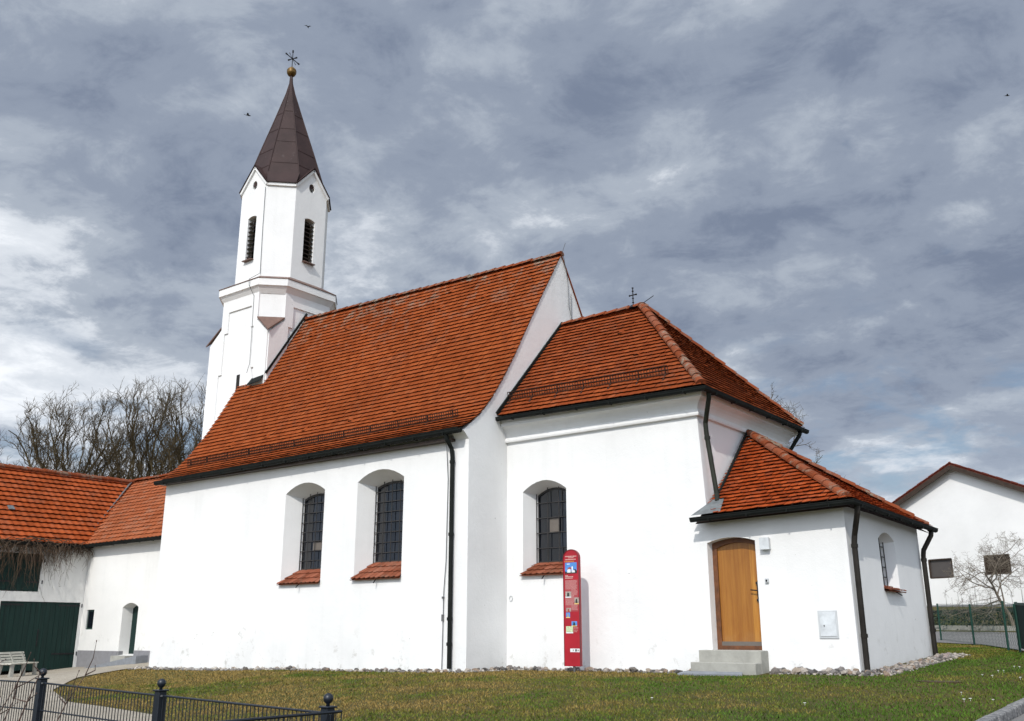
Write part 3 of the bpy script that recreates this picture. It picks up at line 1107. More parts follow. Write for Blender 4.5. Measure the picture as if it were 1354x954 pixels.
# --- windows
def window(P, w, parent, cols, rows, name_sill=True, beige=None, sillmat='sill_tile', proud=0.10, seed=4):
    """P(u, z, depth): glass, iron grille, and a little tiled sill, in one opening"""
    o, i, d = w['o'], w['i'], w['d']
    root = MB()
    us = [p[0] for p in i]
    zs = [p[1] for p in i]
    u0, u1, z0, zt = min(us), max(us), min(zs), max(zs)
    zspring = i[2][1]

    def top(u):
        t = (u - u0) / (u1 - u0)
        return zspring + (zt - zspring) * (1 - (2 * t - 1) ** 2)
    # frame: a narrow iron band round the glass
    N = len(i)
    cu, cz = (u0 + u1) / 2, (z0 + zt) / 2
    for k in range(N):
        a, b = i[k], i[(k + 1) % N]
        mk = lambda p, f: (cu + (p[0] - cu) * f, cz + (p[1] - cz) * f)
        a2, b2 = mk(a, 0.94), mk(b, 0.94)
        root.poly([P(*a, d - .002), P(*b, d - .002), P(*b2, d - .002), P(*a2, d - .002)])
    fr = root.build('window', 'window_iron', parent)
    gl = MB()
    pr = random.Random(seed * 7)
    nc, nr = cols, rows
    for ci in range(nc):
        for ri in range(nr + 1):
            a0, a1 = lerp(u0, u1, ci / nc), lerp(u0, u1, (ci + 1) / nc)
            b0, b1 = z0 + ri * (zt - z0) / nr, z0 + (ri + 1) * (zt - z0) / nr
            if b0 >= min(top(a0), top(a1)):
                continue
            tx, tz = pr.gauss(0, .014), pr.gauss(0, .018)
            q = []
            for uu, zz_ in ((a0, b0), (a1, b0), (a1, min(b1, top(a1))), (a0, min(b1, top(a0)))):
                q.append(P(uu, zz_, d + .016 + tx * (uu - (a0 + a1) / 2) + tz * (zz_ - (b0 + b1) / 2)))
            gl.poly(q)
    gl.tess([[P(u, z, d + 0.035) for u, z in i]])
    gl.build('glass', 'glass', fr, normals=False)
    gr = MB()
    dz = (zt - z0) / rows
    du = (u1 - u0) / cols
    gd = d - 0.05
    for k in range(rows + 1):
        z = z0 + k * dz
        if z > zspring + 0.02:
            continue
        gr.bar(P(u0 - .02, z, gd), P(u1 + .02, z, gd), 0.014, 0.018)
    for k in range(0, cols + 1):
        u = u0 + k * du
        gr.bar(P(u, z0, gd - 0.012), P(u, top(u) + 0.03, gd - 0.012), 0.017, 0.014, up=(0, 1, 0))
    gr.build('grille', 'window_iron', fr)
    if beige:
        c, r, ww, hh = beige
        b = MB()
        b.poly([P(u0 + c * du + .02, z0 + r * dz + .02, d - .01), P(u0 + (c + ww) * du - .02, z0 + r * dz + .02, d - .01),
                P(u0 + (c + ww) * du - .02, z0 + (r + hh) * dz - .02, d - .01), P(u0 + c * du + .02, z0 + (r + hh) * dz - .02, d - .01)])
        b.build('vent_pane', 'panel_beige', fr)
    # sloping tiled sill
    oz = o[0][1]
    ou0, ou1 = o[0][0], o[1][0]
    A = Vector(P(ou0 - .03, oz - 0.0, -proud))
    B = Vector(P(ou1 + .03, oz - 0.0, -proud))
    C = Vector(P(u1, z0 + .02, d - 0.03))
    D = Vector(P(u0, z0 + .02, d - 0.03))
    slope = ((D + C) / 2 - (A + B) / 2)
    sl = slope.length
    U = (B - A)
    wid = U.length
    U.normalize()
    Vv = slope.normalized()
    mid = (A + B) / 2
    half0, half1 = wid / 2, (C - D).length / 2
    sb = MB()
    hh = lambda s: lerp(half0 if s < proud else half0 - 0.035, half1 + 0.0, min(1, max(0, (s - proud) / (sl - proud))))
    tiles(sb, lambda u, s: mid + U * u + Vv * s, sl, lambda s: -hh(s), lambda s: hh(s), w=0.17, e=sl / 3.0, arc=0.04, lift=0.04, thick=0.016, over=1.25, seed=seed)
    nrm = U.cross(Vv).normalized()
    sb.poly([mid - U * half0 - nrm * .012, mid + U * half0 - nrm * .012, mid + U * half1 + Vv * sl - nrm * .012, mid - U * half1 + Vv * sl - nrm * .012])
    sb.poly([mid - U * half0 - nrm * .012, mid + U * half0 - nrm * .012, mid + U * half0 + nrm * .012, mid - U * half0 + nrm * .012])
    sb.build('sill', sillmat, fr, normals=False)
    pp = MB()
    p0 = mid + U * wid * 0.02 - nrm * .02
    pp.tube([p0 + Vv * 0.05, p0 - Vv * 0.08 - Vector((0, 0, .03))], 0.014, 6)
    pp.build('drain_pipe', 'black_iron', fr)
    return fr


PN = lambda u, z, d: (u, YN + d, z)
PC = lambda u, z, d: (u, YC + d, z)
window(PN, W1, church, 4, 8, beige=(1.5, 2, 1.6, 1), seed=21)
window(PN, W2, church, 4, 8, seed=22)

# --- choir walls, cornice, roof
WC = dict(o=arch(-13.85, -12.58, 2.09, 4.07, 4.31), i=arch(-13.70, -12.71, 2.38, 4.02, 4.18), d=0.42)
mb = MB()
XT, XB = XC - 0.03, XC + 0.27           # the choir corner leans inwards
XM = lambda z: lerp(XB, XT, min(1, max(0, z / 5.35)))
wall_with_openings(mb, PC, [(X1, -0.6), (XM(0), -0.6), (XM(3.0), 3.0), (XT, 5.42), (X1, 5.42)], [(WC['o'], WC['i'], WC['d'])])
mb.poly([(XM(3.0), YC, 3.0), (XM(3.0), YB, 3.0), (XT, YB, 5.42), (XT, YC, 5.42)])
mb.poly([(XM(0), YC, -0.6), (XM(0), YB, -0.6), (XM(3.0), YB, 3.0), (XM(3.0), YC, 3.0)])
mb.poly([(X1, YB, -0.6), (X1, YB, 5.42), (XT, YB, 5.42), (XB, YB, -0.6)])
choir_wall = mb.build('choir_wall', 'plaster', church)
window(PC, WC, church, 3, 5, beige=(1, 2, 1, 1), seed=23)
mb = MB()
CORN = [(0.0, 5.32), (0.075, 5.33), (0.085, 5.37), (0.075, 5.42), (0.045, 5.45), (0.045, 5.47), (0.06, 5.52), (0.09, 5.58), (0.14, 5.64), (0.20, 5.68), (0.255, 5.70),
        (0.262, 5.74), (0.27, 5.76), (0.27, 5.86), (0.0, 5.86)]
mb.sweep([(X1 + 0.002, YC, 0), (XT, YC, 0), (XT, YB, 0), (X1 + 0.01, YB, 0)], CORN)
mb.build('cornice', 'plaster', church)

EA, EB, EC = Vector((X1, 18.10, 5.93)), Vector((-8.77, 18.10, 5.86)), Vector((-8.77, 23.84, 5.86))
RA, RB = Vector((X1, YR, 9.02)), Vector((-11.79, YR, 9.06))


def planar_roof(mb, A, B, top, sag=0.0, nl=None, nr=None):
    """A->B eave (left to right seen from outside), top: point on the ridge line; returns pos, smax"""
    A, B = Vector(A), Vector(B)
    U = (B - A).normalized()
    t = Vector(top) - A
    V = t - U * t.dot(U)
    sm = V.length
    V.normalize()
    n = U.cross(V)

    def pos(u, s):
        return A + U * u + V * s - n * (sag * 4 * (s / sm) * (1 - s / sm))
    return pos, sm, U, V, n


mb = MB()
pos, sm, U, V, n = planar_roof(mb, EA, EB, RA)
hu = (RB - EA).dot(U)
tiles(mb, pos, sm, lambda s: 0.01, lambda s: lerp((EB - EA).length, hu, s / sm), seed=31)
mb.m = 1
dz_ = Vector((0, .03, -0.07))
mb.poly([EA + dz_, EB + dz_, RB + dz_, RA + dz_])
mb.m = 0
choir_pos, choir_n, choir_U, choir_V = pos, n, U, V
pos, sm, U, V, n = planar_roof(mb, EB, EC, RB)
hu = (RB - EB).dot(U)
tiles(mb, pos, sm, lambda s: lerp(0, hu, s / sm), lambda s: lerp((EC - EB).length, hu, s / sm), seed=32)
mb.m = 1
dz_ = Vector((-.03, 0, -0.07))
mb.poly([EB + dz_, EC + dz_, RB + dz_])
mb.m = 0
ED = Vector((X1, 23.84, 5.93))
mb.poly([EC + Vector((0, 0, .03)), ED + Vector((0, 0, .03)), RA + Vector((0, 0, .03)), RB + Vector((0, 0, .03))])
choir_roof = mb.build('choir_roof', ['choir_tile', 'under_roof'], church, normals=False)
mb = MB()
ridge_tiles(mb, RB + Vector((0, 0, .03)), RA + Vector((0.02, 0, .03)), 0.105, 0.36, seed=41)
ridge_tiles(mb, EB + Vector((-.05, .05, .065)), RB + Vector((0, 0, .05)), 0.11, 0.34, lift=0.04, seed=42)
ridge_tiles(mb, EC + Vector((-.05, -.05, .065)), RB + Vector((0, 0, .05)), 0.12, 0.36, lift=0.04, seed=43)
mb.build('ridge_tiles', 'ridge_tile', choir_roof)
a = choir_pos(0.02, 0.62) + choir_n * .05
b = choir_pos(4.55, 0.62) + choir_n * .05
snow_guard(choir_roof, a, b, (0, -.15, 1), choir_n, 0.78, 0.21)
for u, s in [(2.35, 3.0), (3.3, 1.75)]:
    roof_vent(choir_roof, choir_pos(u, s), choir_n, choir_U, 'choir_tile')
mb = MB()
c = Vector((-12.03, YR, 9.12))
mb.lathe(c, [(0.02, -0.06), (0.14, -0.04), (0.08, 0.03), (0.02, 0.06)], 10)
mb.tube([c, c + Vector((0, 0, 0.54))], 0.016, 6)
mb.tube([c + Vector((-.10, 0, .33)), c + Vector((.10, 0, .33))], 0.016, 6)
for k in (0.12, 0.24, 0.44, 0.53):
    mb.lathe(c + Vector((0, 0, k)), [(0.01, -.02), (0.035, 0), (0.01, .02)], 8)
for sx in (-.10, .10):
    mb.lathe(c + Vector((sx, 0, .33)), [(0.01, -.025), (0.03, 0), (0.01, .025)], 8)
mb.tube([c + Vector((.2, 0, 0)), c + Vector((.62, 0, .18))], 0.010, 5)
mb.build('ridge_cross', 'black_iron', choir_roof)
gutter('gutter', [EA + Vector((0.02, -.06, -.05)), EB + Vector((0.06, -.06, -.05)), EC + Vector((.06, .06, -.05))], church, k=0.78)
mb = MB()   # abutment flashing up the gable
p0, p1 = EA + Vector((0.02, -0.06, 0.07)), RA + Vector((0.02, 0, 0.09))
mb.bar(p0, p1, 0.05, 0.10, up=(0, -.7, .7))
mb.build('flashing', 'gutter_metal', church)
downpipe([(-8.74, 18.32, 5.80), (-8.76, 18.36, 5.66), (-9.0, 18.62, 5.18), (-9.0, 18.64, 4.95), (-8.84, 18.64, 3.62), (-8.78, 18.52, 3.45)], church, 'pipe_metal', 0.052,
         [(-8.985, 18.64, 4.85)])
downpipe([(-8.74, 23.55, 5.80), (-8.76, 23.5, 5.66), (-9.0, 23.3, 5.2), (-9.0, 23.3, 4.9), (-8.9, 23.3, 3.6)], church, 'gutter_metal', 0.052)
mb = MB()
mb.lathe((0, 0, 0), [(0.03, -.006), (0.05, -.006), (0.05, .006), (0.03, .006)], 16)
o = MB()
tp = []
for k in range(13):
    an = 2 * math.pi * k / 12
    tp.append((-14.2 + 0.045 * math.cos(an), YC - 0.02, 1.58 + 0.06 * math.sin(an)))
o.tube(tp, 0.008, 5, cap=False)
o.build('wall_ring', 'light_grey_paint', church)

# --- porch
PA, PB, PD = Vector((-9.14, 18.14, 3.10)), Vector((-5.90, 18.14, 3.22)), Vector((-5.90, 23.80, 3.14))
APX = Vector((-9.06, 20.95, 5.30))
DO = arch(-9.05, -7.99, 0.46, 2.60, 2.69, 7)
DI = arch(-9.03, -7.97, 0.46, 2.60, 2.69, 7)
DW = 0.20
mb = MB()
wall_with_openings(mb, PC, [(XM(0) + .002, -0.6), (XP, -0.6), (XP - .06, 3.2), (XM(3.0) + .002, 3.2)], [])
porch_S = None
mb = MB()
# the doorway cuts the joint of choir and porch wall, so the porch front is a slab set 2 mm proud that carries it
PCp = lambda u, z, d: (u, YC - 0.004 + d, z)
mb.tess([[PCp(u, z, 0) for u, z in [(-9.32, -0.6), (XP, -0.6), (XP - .05, 3.16), (-9.10, 3.06), (-9.32, 2.9)]], [PCp(u, z, 0) for u, z in DO]])
a = [mb.vert(PCp(u, z, 0)) for u, z in DO]
b = [mb.vert(PCp(u, z, DW)) for u, z in DI]
for k in range(len(a)):
    mb.face((a[k], a[(k + 1) % len(a)], b[(k + 1) % len(a)], b[k]))
WP = dict(o=arch(20.46, 21.56, 1.62, 2.68, 2.84, 7), i=arch(20.54, 21.34, 1.72, 2.64, 2.78, 7), d=0.24)
PX = lambda u, z, d: (lerp(XP, XP - .06, max(0, z) / 3.2) - d, u, z)
wall_with_openings(mb, PX, [(YC - .004, -0.6), (YB, -0.6), (YB, 3.16), (YC - .004, 3.16)], [(WP['o'], WP['i'], WP['d'])])
mb.poly([(XB, YB, -0.6), (XP, YB, -0.6), (XP - .06, YB, 3.16), (XM(3), YB, 3.16)])
porch_wall = mb.build('porch_wall', 'plaster', church, normals=False)


def cut_choir_for_door():
    """the part of the choir wall behind the doorway is taken out, so that the recess is open"""
    global choir_wall
    bpy.data.objects.remove(choir_wall, do_unlink=True)
    mb = MB()
    dd = [(u, z) for u, z in DO]
    x = XM(0)
    wall_with_openings(mb, PC, [(X1, -0.6), (-9.2, -0.6), (-9.2, 2.85), (XM(2.85), 2.85), (XM(3.2), 3.2), (XT, 5.42), (X1, 5.42)], [(WC['o'], WC['i'], WC['d'])])
    mb.poly([(XM(2.85), YC, 2.85), (XM(2.85), YB, 2.85), (XT, YB, 5.42), (XT, YC, 5.42)])
    mb.poly([(X1, YB, -0.6), (X1, YB, 5.42), (XT, YB, 5.42), (XB, YB, -0.6)])
    choir_wall = mb.build('choir_wall', 'plaster', church)


cut_choir_for_door()
window(PX, WP, church, 3, 5, seed=24, proud=0.11)

mb = MB()
pos, sm, U, V, n = planar_roof(mb, PA, PB, APX, 0.05)
LL = (PB - PA).length
hu = (APX - PA).dot(U)
wl = (Vector((XM(3.1) + 0.02, YC, 3.1)) - PA).dot(U)
tiles(mb, pos, sm, lambda s: lerp(wl, hu, s / sm) if s > 0.42 else wl + 0.0 + (0.30 - s * .7 if s < 0.42 else 0), lambda s: lerp(LL, hu + 0.02, s / sm), e=0.155, seed=51, jit=1.6)
mb.m = 1
dz_ = Vector((0, .03, -0.13))
mb.poly([PA + dz_, PB + dz_, APX + dz_])
mb.m = 0
porch_pos, porch_n = pos, n
pos, sm, U, V, n = planar_roof(mb, PB, PD, APX, 0.05)
hu2 = (APX - PB).dot(U)
tiles(mb, pos, sm, lambda s: lerp(0, hu2, s / sm), lambda s: lerp((PD - PB).length, hu2, s / sm), e=0.155, seed=52, jit=1.6)
mb.m = 1
dz_ = Vector((-.03, 0, -0.13))
mb.poly([PB + dz_, PD + dz_, APX + dz_])
mb.poly([PD, Vector((-9.0, 23.80, 3.14)), APX])
porch_roof = mb.build('porch_roof', ['porch_tile', 'under_roof'], church, normals=False)
mb = MB()
ridge_tiles(mb, PB + Vector((-.10, .10, .05)), APX + Vector((0.05, -.03, .02)), 0.11, 0.38, lift=0.03, seed=53)
ridge_tiles(mb, PD + Vector((-.10, -.10, .05)), APX + Vector((0.05, .03, .02)), 0.115, 0.38, lift=0.03, seed=54)
mb.build('ridge_tiles', 'ridge_tile', porch_roof)
gutter('gutter', [PA + Vector((-.06, -.05, -.03)), PB + Vector((.05, -.05, -.03)), PD + Vector((.05, .06, -.03))], church, hooks=0.75, k=0.78)
mb = MB()
fl = MB()
fl.bar(PA + Vector((.27, .38, .30)), APX + Vector((.03, -.03, .10)), 0.035, 0.05, up=(0.9, -.3, .3))
fl.build('flashing', 'gutter_metal', church)
q = [PA + Vector((-.08, 0, .05)), PA + Vector((.58, 0, .08)), PA + Vector((.50, .40, .40)), PA + Vector((.26, .40, .40))]
mb.poly(q)
mb.poly([q[0], q[3], PA + Vector((.02, .335, .10))])
mb.build('flashing', 'lead', church)
downpipe([(-5.86, 18.40, 3.16), (-5.87, 18.42, 3.0), (-6.03, 18.62, 2.60), (-6.05, 18.62, 2.45), (-6.03, 18.62, 0.02)], church, 'pipe_brown', 0.054,
         [(-6.05, 18.62, 2.4), (-6.03, 18.62, 0.75)])
downpipe([(-5.86, 23.55, 3.08), (-5.87, 23.5, 2.95), (-6.03, 23.36, 2.62), (-6.05, 23.36, 2.5), (-6.03, 23.36, 0.22)], church, 'pipe_brown', 0.054,
         [(-6.05, 23.36, 2.4), (-6.03, 23.36, 0.85)])

# door
yf = YC + DW - 0.004
mb = MB()
fo = arch(-9.05, -7.93, 0.47, 2.62, 2.72, 7)
fi = arch(-8.93, -8.0, 0.55, 2.50, 2.60, 7)
fo3 = [(u, yf - 0.01, z) for u, z in fo]
fi3 = [(u, yf - 0.01, z) for u, z in fi]
mb.tess([fo3, fi3])
fi4 = [(u, yf + 0.06, z) for u, z in fi]
for k in range(len(fi3)):
    mb.poly([fi3[k], fi3[(k + 1) % len(fi3)], fi4[(k + 1) % len(fi3)], fi4[k]])
door = mb.build('door', 'door_frame_wood', church)
mb = MB()
nb = 8
rg = random.Random(5)
for k in range(nb):
    a0, a1 = lerp(-8.94, -7.99, k / nb) + .0015, lerp(-8.94, -7.99, (k + 1) / nb) - .0015
    mb.tint = rg.random() * 0.9
    tz = lambda u: 2.50 + 0.10 * (1 - (2 * (u + 8.93) / .93 - 1) ** 2) + .01
    mb.poly([(a0, yf + .03, 0.55), (a1, yf + .03, 0.55), (a1, yf + .03, tz(a1)), (a0, yf + .03, tz(a0))])
mb.poly([(-8.94, yf + .035, 0.5), (-7.98, yf + .035, 0.5), (-7.98, yf + .035, 2.7), (-8.94, yf + .035, 2.7)])
leaf = mb.build('door_leaf', 'door_wood', door, normals=False)
mb = MB()
mb.box(-8.93, -8.0, yf - .01, yf + .03, 0.55, 0.63)
mb.build('weather_bar', 'panel_beige', door)
mb = MB()
mb.box(-8.10, -8.035, yf - .006, yf + .03, 1.40, 1.80)
mb.box(-8.12, -8.02, yf - .008, yf + .03, 1.745, 1.79)
mb.box(-8.12, -8.02, yf - .008, yf + .03, 1.41, 1.455)
mb.tube([(-8.065, yf + .02, 1.62), (-8.065, yf - .05, 1.62), (-8.09, yf - .06, 1.62), (-8.22, yf - .055, 1.635)], 0.012, 8)
mb.lathe((-8.065, yf - 0.0, 1.53), [(0.004, -.02), (0.018, -.02), (0.018, .02), (0.004, .02)], 8)
mb.build('door_handle', 'black_iron', door)
# steps
mb = MB()
mb.box(-9.19, -7.87, 18.12, YC - .004, -0.3, 0.47)
mb.box(-9.24, -7.875, 17.84, 18.119, -0.3, 0.245)
mb.box(-9.05, -7.99, YC - .004, yf, 0.3, 0.47)
st = mb.build('steps', 'concrete', church)
mod = st.modifiers.new('bevel', 'BEVEL')
mod.width, mod.segments = 0.014, 2
# wall lamp, bell, meter box
mb = MB()
mb.box(-7.85, -7.66, YC - 0.10, YC - .006, 2.40, 2.63)
lm = mb.build('wall_lamp', 'light_grey_paint', church)
lm.modifiers.new('bevel', 'BEVEL').width = 0.012
mb = MB()
mb.box(-7.855, -7.655, YC - 0.115, YC - .10, 2.40, 2.635)
mb.build('lamp_cover', 'meter_grey', lm)
mb = MB()
mb.box(-7.82, -7.75, YC - 0.05, YC - .006, 1.76, 1.84)
bl = mb.build('door_bell', 'light_grey_paint', church)
mb = MB()
mb.lathe((-7.785, YC - 0.055, 1.80), [(0.002, -.015), (0.018, -.015), (0.018, .015), (0.002, .015)], 8)
mb.build('bell_button', 'black_iron', bl)
mb = MB()
mb.box(-6.82, -6.45, YC - 0.022, YC - .006, 0.70, 1.21)
mt = mb.build('meter_box', 'light_grey_paint', church)
mb = MB()
mb.box(-6.785, -6.485, YC - 0.032, YC - .022, 0.74, 1.175)
dm = mb.build('meter_door', 'meter_grey', mt)
mb = MB()
mb.box(-6.715, -6.70, YC - 0.042, YC - .033, 0.915, 0.945)
mb.build('meter_lock', 'black_iron', mt)

# ------------------------------------------------------------------ tower
TX, TY = -26.88, 21.0
HL, AL = 1.60, 1.0        # lower shaft: half width, half length of its faces above the corner caps
HU, AU = 1.45, 0.72       # belfry


def oct_ring(h, a, z):
    return [(TX + sx, TY + sy, z) for sx, sy in ((-a, -h), (a, -h), (h, -a), (h, a), (a, h), (-a, h), (-h, a), (-h, -a))]


mb = MB()


def loft(mb, r0, r1):
    for k in range(8):
        mb.poly([r0[k], r0[(k + 1) % 8], r1[(k + 1) % 8], r1[k]])


rings = [oct_ring(HL, HL - .002, -0.6), oct_ring(HL, HL - .002, 10.62), oct_ring(HL, AL, 11.12), oct_ring(HL, AL, 12.3)]
for a, b in zip(rings, rings[1:]):
    loft(mb, a, b)
_r0, _r1 = oct_ring(HU, AU, 12.6), oct_ring(HU, AU, 16.5)
for k in (1, 3, 5, 7):
    mb.poly([_r0[k], _r0[(k + 1) % 8], _r1[(k + 1) % 8], _r1[k]])
ZG0, ZG1 = 16.5, 17.32
face_frames = [((0, -1), (1, 0)), ((1, 0), (0, 1)), ((0, 1), (-1, 0)), ((-1, 0), (0, -1))]     # outward normal, direction to the right seen from outside


def FP(f, u, z, d=0.0, h=HU):
    (nx, ny), (ux, uy) = face_frames[f]
    return Vector((TX + nx * (h + d) + ux * u, TY + ny * (h + d) + uy * u, z))


LOU = (-0.24, 0.24, 13.62, 15.28)
for f in range(4):
    ring = [(.13 * math.cos(2 * math.pi * q / 18), 16.56 + .175 * math.sin(2 * math.pi * q / 18)) for q in range(18)]
    lo = arch(LOU[0], LOU[1], LOU[2], LOU[3], LOU[3] + .06, 5)
    wall_with_openings(mb, lambda u, z, d, f=f: FP(f, u, z, -d), [(-AU, 12.6), (AU, 12.6), (AU, ZG0), (0, ZG1), (-AU, ZG0)], [(lo, lo, .28), (ring, ring, .28)])
# raised corner strips round the sunk, stepped panels
for f in (0, 1):
    fr = [(-HL, 6.5), (-HL, 10.62), (-AL, 11.12), (-AL, 12.25), (AL, 12.25), (AL, 11.12), (HL, 10.62), (HL, 6.5),
          (0.98, 6.5), (0.98, 9.45), (0.82, 9.45), (0.82, 10.95), (0.64, 10.95), (0.64, 11.72), (-0.64, 11.72), (-0.64, 10.95), (-0.82, 10.95), (-0.82, 9.45), (-0.98, 9.45), (-0.98, 6.5)]
    mb.prism([FP(f, u, z, 0.002, HL) for u, z in fr], (FP(f, 0, 0, 0.045) - FP(f, 0, 0, 0)))
tower = mb.build('tower', 'rough_plaster', church)

mb = MB()


def oct_band(mb, h0, a0, z0, h1, a1, z1):
    loft(mb, oct_ring(h0, a0, z0), oct_ring(h1, a1, z1))


k = 0.4142
mb.m = 0
oct_band(mb, HL + .01, AL + .01, 12.10, HL + .17, AL + .08, 12.34)
oct_band(mb, HL + .17, AL + .08, 12.34, HL + .21, AL + .10, 12.35)
oct_band(mb, HL + .21, AL + .10, 12.35, HL + .21, AL + .10, 12.60)
mb.build('tower_cornice', 'rough_plaster', tower)
mb = MB()
oct_band(mb, HL + .23, AL + .11, 12.60, HL + .23, AL + .11, 12.622)
oct_band(mb, HL + .23, AL + .11, 12.622, HU + .005, AU + .003, 12.86)
loft(mb, oct_ring(HL + .18, AL + .08, 12.604)[::-1], oct_ring(HL + .23, AL + .11, 12.604)[::-1])
mb.build('cornice_cover', 'copper_brown', tower)
for cx_, cy_ in ((1, -1), (-1, -1), (1, 1), (-1, 1)):
    mb = MB()
    c = Vector((TX, TY, 0))
    a = c + Vector((cx_ * AL, cy_ * (HL + .06), 11.20))
    b = c + Vector((cx_ * (HL + .06), cy_ * AL, 11.20))
    t = c + Vector((cx_ * (HL + .13), cy_ * (HL + .13), 10.60))
    mb.prism([a, b, t], (0, 0, 0.05))
    mb.build('buttress_cap', 'copper_brown', tower)
# louvred openings, oculi
for f in (0, 1, 2, 3):
    mb = MB()
    u0, u1, z0, z1 = LOU[0], LOU[1], LOU[2], LOU[3] + .06
    mb.poly([FP(f, u0 - .01, z0 - .01, -.27), FP(f, u1 + .01, z0 - .01, -.27), FP(f, u1 + .01, z1, -.27), FP(f, u0 - .01, z1, -.27)])
    lw = mb.build('louvre_window', 'dark_void', tower)
    mb = MB()
    for q in range(10):
        z = z0 + 0.02 + q * 0.165
        a, b = FP(f, u0 + .003, z + .10, -.16), FP(f, u1 - .003, z + .10, -.16)
        a2, b2 = FP(f, u0 + .003, z, -.035), FP(f, u1 - .003, z, -.035)
        mb.prism([a, b, b2, a2], (0, 0, -.018))
    mb.build('louvre_slats', 'louvre_wood', lw)
    mb = MB()
    mb.obox(FP(f, 0, z0 - .02, .03), FP(f, .26, 0) - FP(f, 0, 0), (FP(f, 0, 0, .10) - FP(f, 0, 0)), (0, 0, .015))
    mb.build('louvre_sill', 'copper_brown', lw)
    mb = MB()
    mb.poly([FP(f, .20 * math.cos(2 * math.pi * q / 12), 16.56 + .22 * math.sin(2 * math.pi * q / 12), -.27) for q in range(12)])
    mb.build('round_opening', 'dark_void', tower)
# gable mouldings: white band and dark metal edge
mb, mc = MB(), MB()
for f in range(4):
    for s in (-1, 1):
        a, b = FP(f, s * (AU + .04), ZG0 - .10, .03), FP(f, 0, ZG1 - .05, .03)
        mb.bar(a, b, 0.10, 0.08, up=FP(f, 0, 0, 1) - FP(f, 0, 0))
        up = Vector((0, 0, 1))
        mc.bar(a + up * .085 + (a - b).normalized() * .03, b + up * .085, 0.035, 0.14, up=FP(f, 0, 0, 1) - FP(f, 0, 0))
    A, B = FP(f, AU, ZG0), FP((f + 1) % 4, -AU, ZG0)
    out = (FP(f, 0, 0) - Vector((TX, TY, 0)) + FP((f + 1) % 4, 0, 0) - Vector((TX, TY, 0)))
    out.z = 0
    out.normalize()
    mb.bar(A + out * .025 - Vector((0, 0, .09)), B + out * .025 - Vector((0, 0, .09)), 0.08, 0.11)
    cs = [Vector((TX, TY, 16.97)) + Matrix.Rotation(sg * math.pi / 8, 3, 'Z') @ out * (1.40 / math.cos(math.pi / 8)) for sg in (-1, 1)]
    mc.poly([A + out * .10 + Vector((0, 0, .004)), B + out * .10 + Vector((0, 0, .004)), cs[1], cs[0]])
    mc.bar(A + out * .05 + Vector((0, 0, -.015)), B + out * .05 + Vector((0, 0, -.015)), 0.13, 0.03)
    # small roof of the gable running back into the spire
    for s in (-1, 1):
        q = [FP(f, s * (AU + .08), ZG0 - .03, .10), FP(f, 0, ZG1 + .06, .10), FP(f, 0, ZG1 + .06, -.9), FP(f, s * (AU + .08), ZG0 - .03, -.9)]
        mc.prism(q if s > 0 else q[::-1], (0, 0, -0.03))
mb.build('gable_moulding', 'rough_plaster', tower)
mc.build('gable_cover', 'spire_copper', tower)
mb = MB()
mb.tube([(-25.62, 18.9, 9.1), (-26.1, TY - HL - .06, 9.6), (-26.15, TY - HL - .06, 12.05), (-26.2, TY - HL - .26, 12.4), (-26.2, TY - HL - .28, 12.62), (-26.15, TY - HU - .03, 12.95),
         (-26.2, TY - HU - .03, 14.6), (-26.22, TY - HU - .03, 16.3)], 0.011, 5)
mb.build('lightning_cable', 'wire', tower)
mb = MB()
mb.prism([FP(0, .04, 8.4, .004, HL), FP(0, .22, 8.4, .004, HL), FP(0, .22, 9.32, .004, HL), FP(0, .04, 9.32, .004, HL)], (0, -.002, 0))
mb.build('slit_window', 'dark_void', tower)
mb = MB()   # lead flashing where the corner pier meets the nave roof
pz = nave_pos(-25.7, 3.9)
mb.prism([(-25.95, 19.385, 9.05), (-25.32, 19.385, 9.10), (-25.30, 19.22, 8.84), (-26.02, 19.22, 8.78)], (0, 0, .04))
mb.bar((-25.22, 19.36, 9.13), (-25.22, 20.95, 11.62), 0.05, 0.07, up=(0, -.8, .6))
mb.build('flashing', 'gutter_metal', tower)

# spire
mb = MB()


def spire_ring(r, z):
    return [Vector((TX + r / math.cos(math.pi / 8) * math.cos(math.pi / 8 + k * math.pi / 4), TY + r / math.cos(math.pi / 8) * math.sin(math.pi / 8 + k * math.pi / 4), z)) for k in range(8)]


SP = [(1.42, 16.55), (1.37, 16.95), (1.00, 18.25), (0.58, 19.65), (0.17, 21.08), (0.075, 21.55), (0.05, 21.98)]
LEAN = lambda z: -0.045 * max(0, z - 17)
spr = [[p + Vector((LEAN(z), 0, 0)) for p in spire_ring(r, z)] for r, z in SP]
for r0, r1 in zip(spr, spr[1:]):
    for k in range(8):
        mb.poly([r0[k], r0[(k + 1) % 8], r1[(k + 1) % 8], r1[k]])
spire = mb.build('spire', 'spire_copper', church)
mb = MB()
for k in range(8):
    mb.tube([r[k] for r in spr[:6]], [0.026, .026, .026, .024, .018, .008], 5)
rg = random.Random(2)
for k in range(8):
    for t in (0.22, 0.40, 0.58, 0.78):
        t += rg.uniform(-.05, .05)
        z = lerp(16.52, 21.08, t)
        r = float(np.interp(z, [p[1] for p in SP], [p[0] for p in SP]))
        ring = [p + Vector((LEAN(z), 0, 0)) for p in spire_ring(r + .004, z)]
        mb.bar(ring[k], ring[(k + 1) % 8], 0.016, 0.022)
mb.build('standing_seams', 'spire_copper', spire)
ax = TX + LEAN(22.1)
mb = MB()
mb.lathe((ax, TY, 22.13), [(0.05, -.20), (0.13, -.165), (0.18, -.08), (0.19, -.005), (0.175, 0.012), (0.19, 0.03), (0.165, .10), (0.10, .165), (0.04, .20), (0.02, .24)], 20)
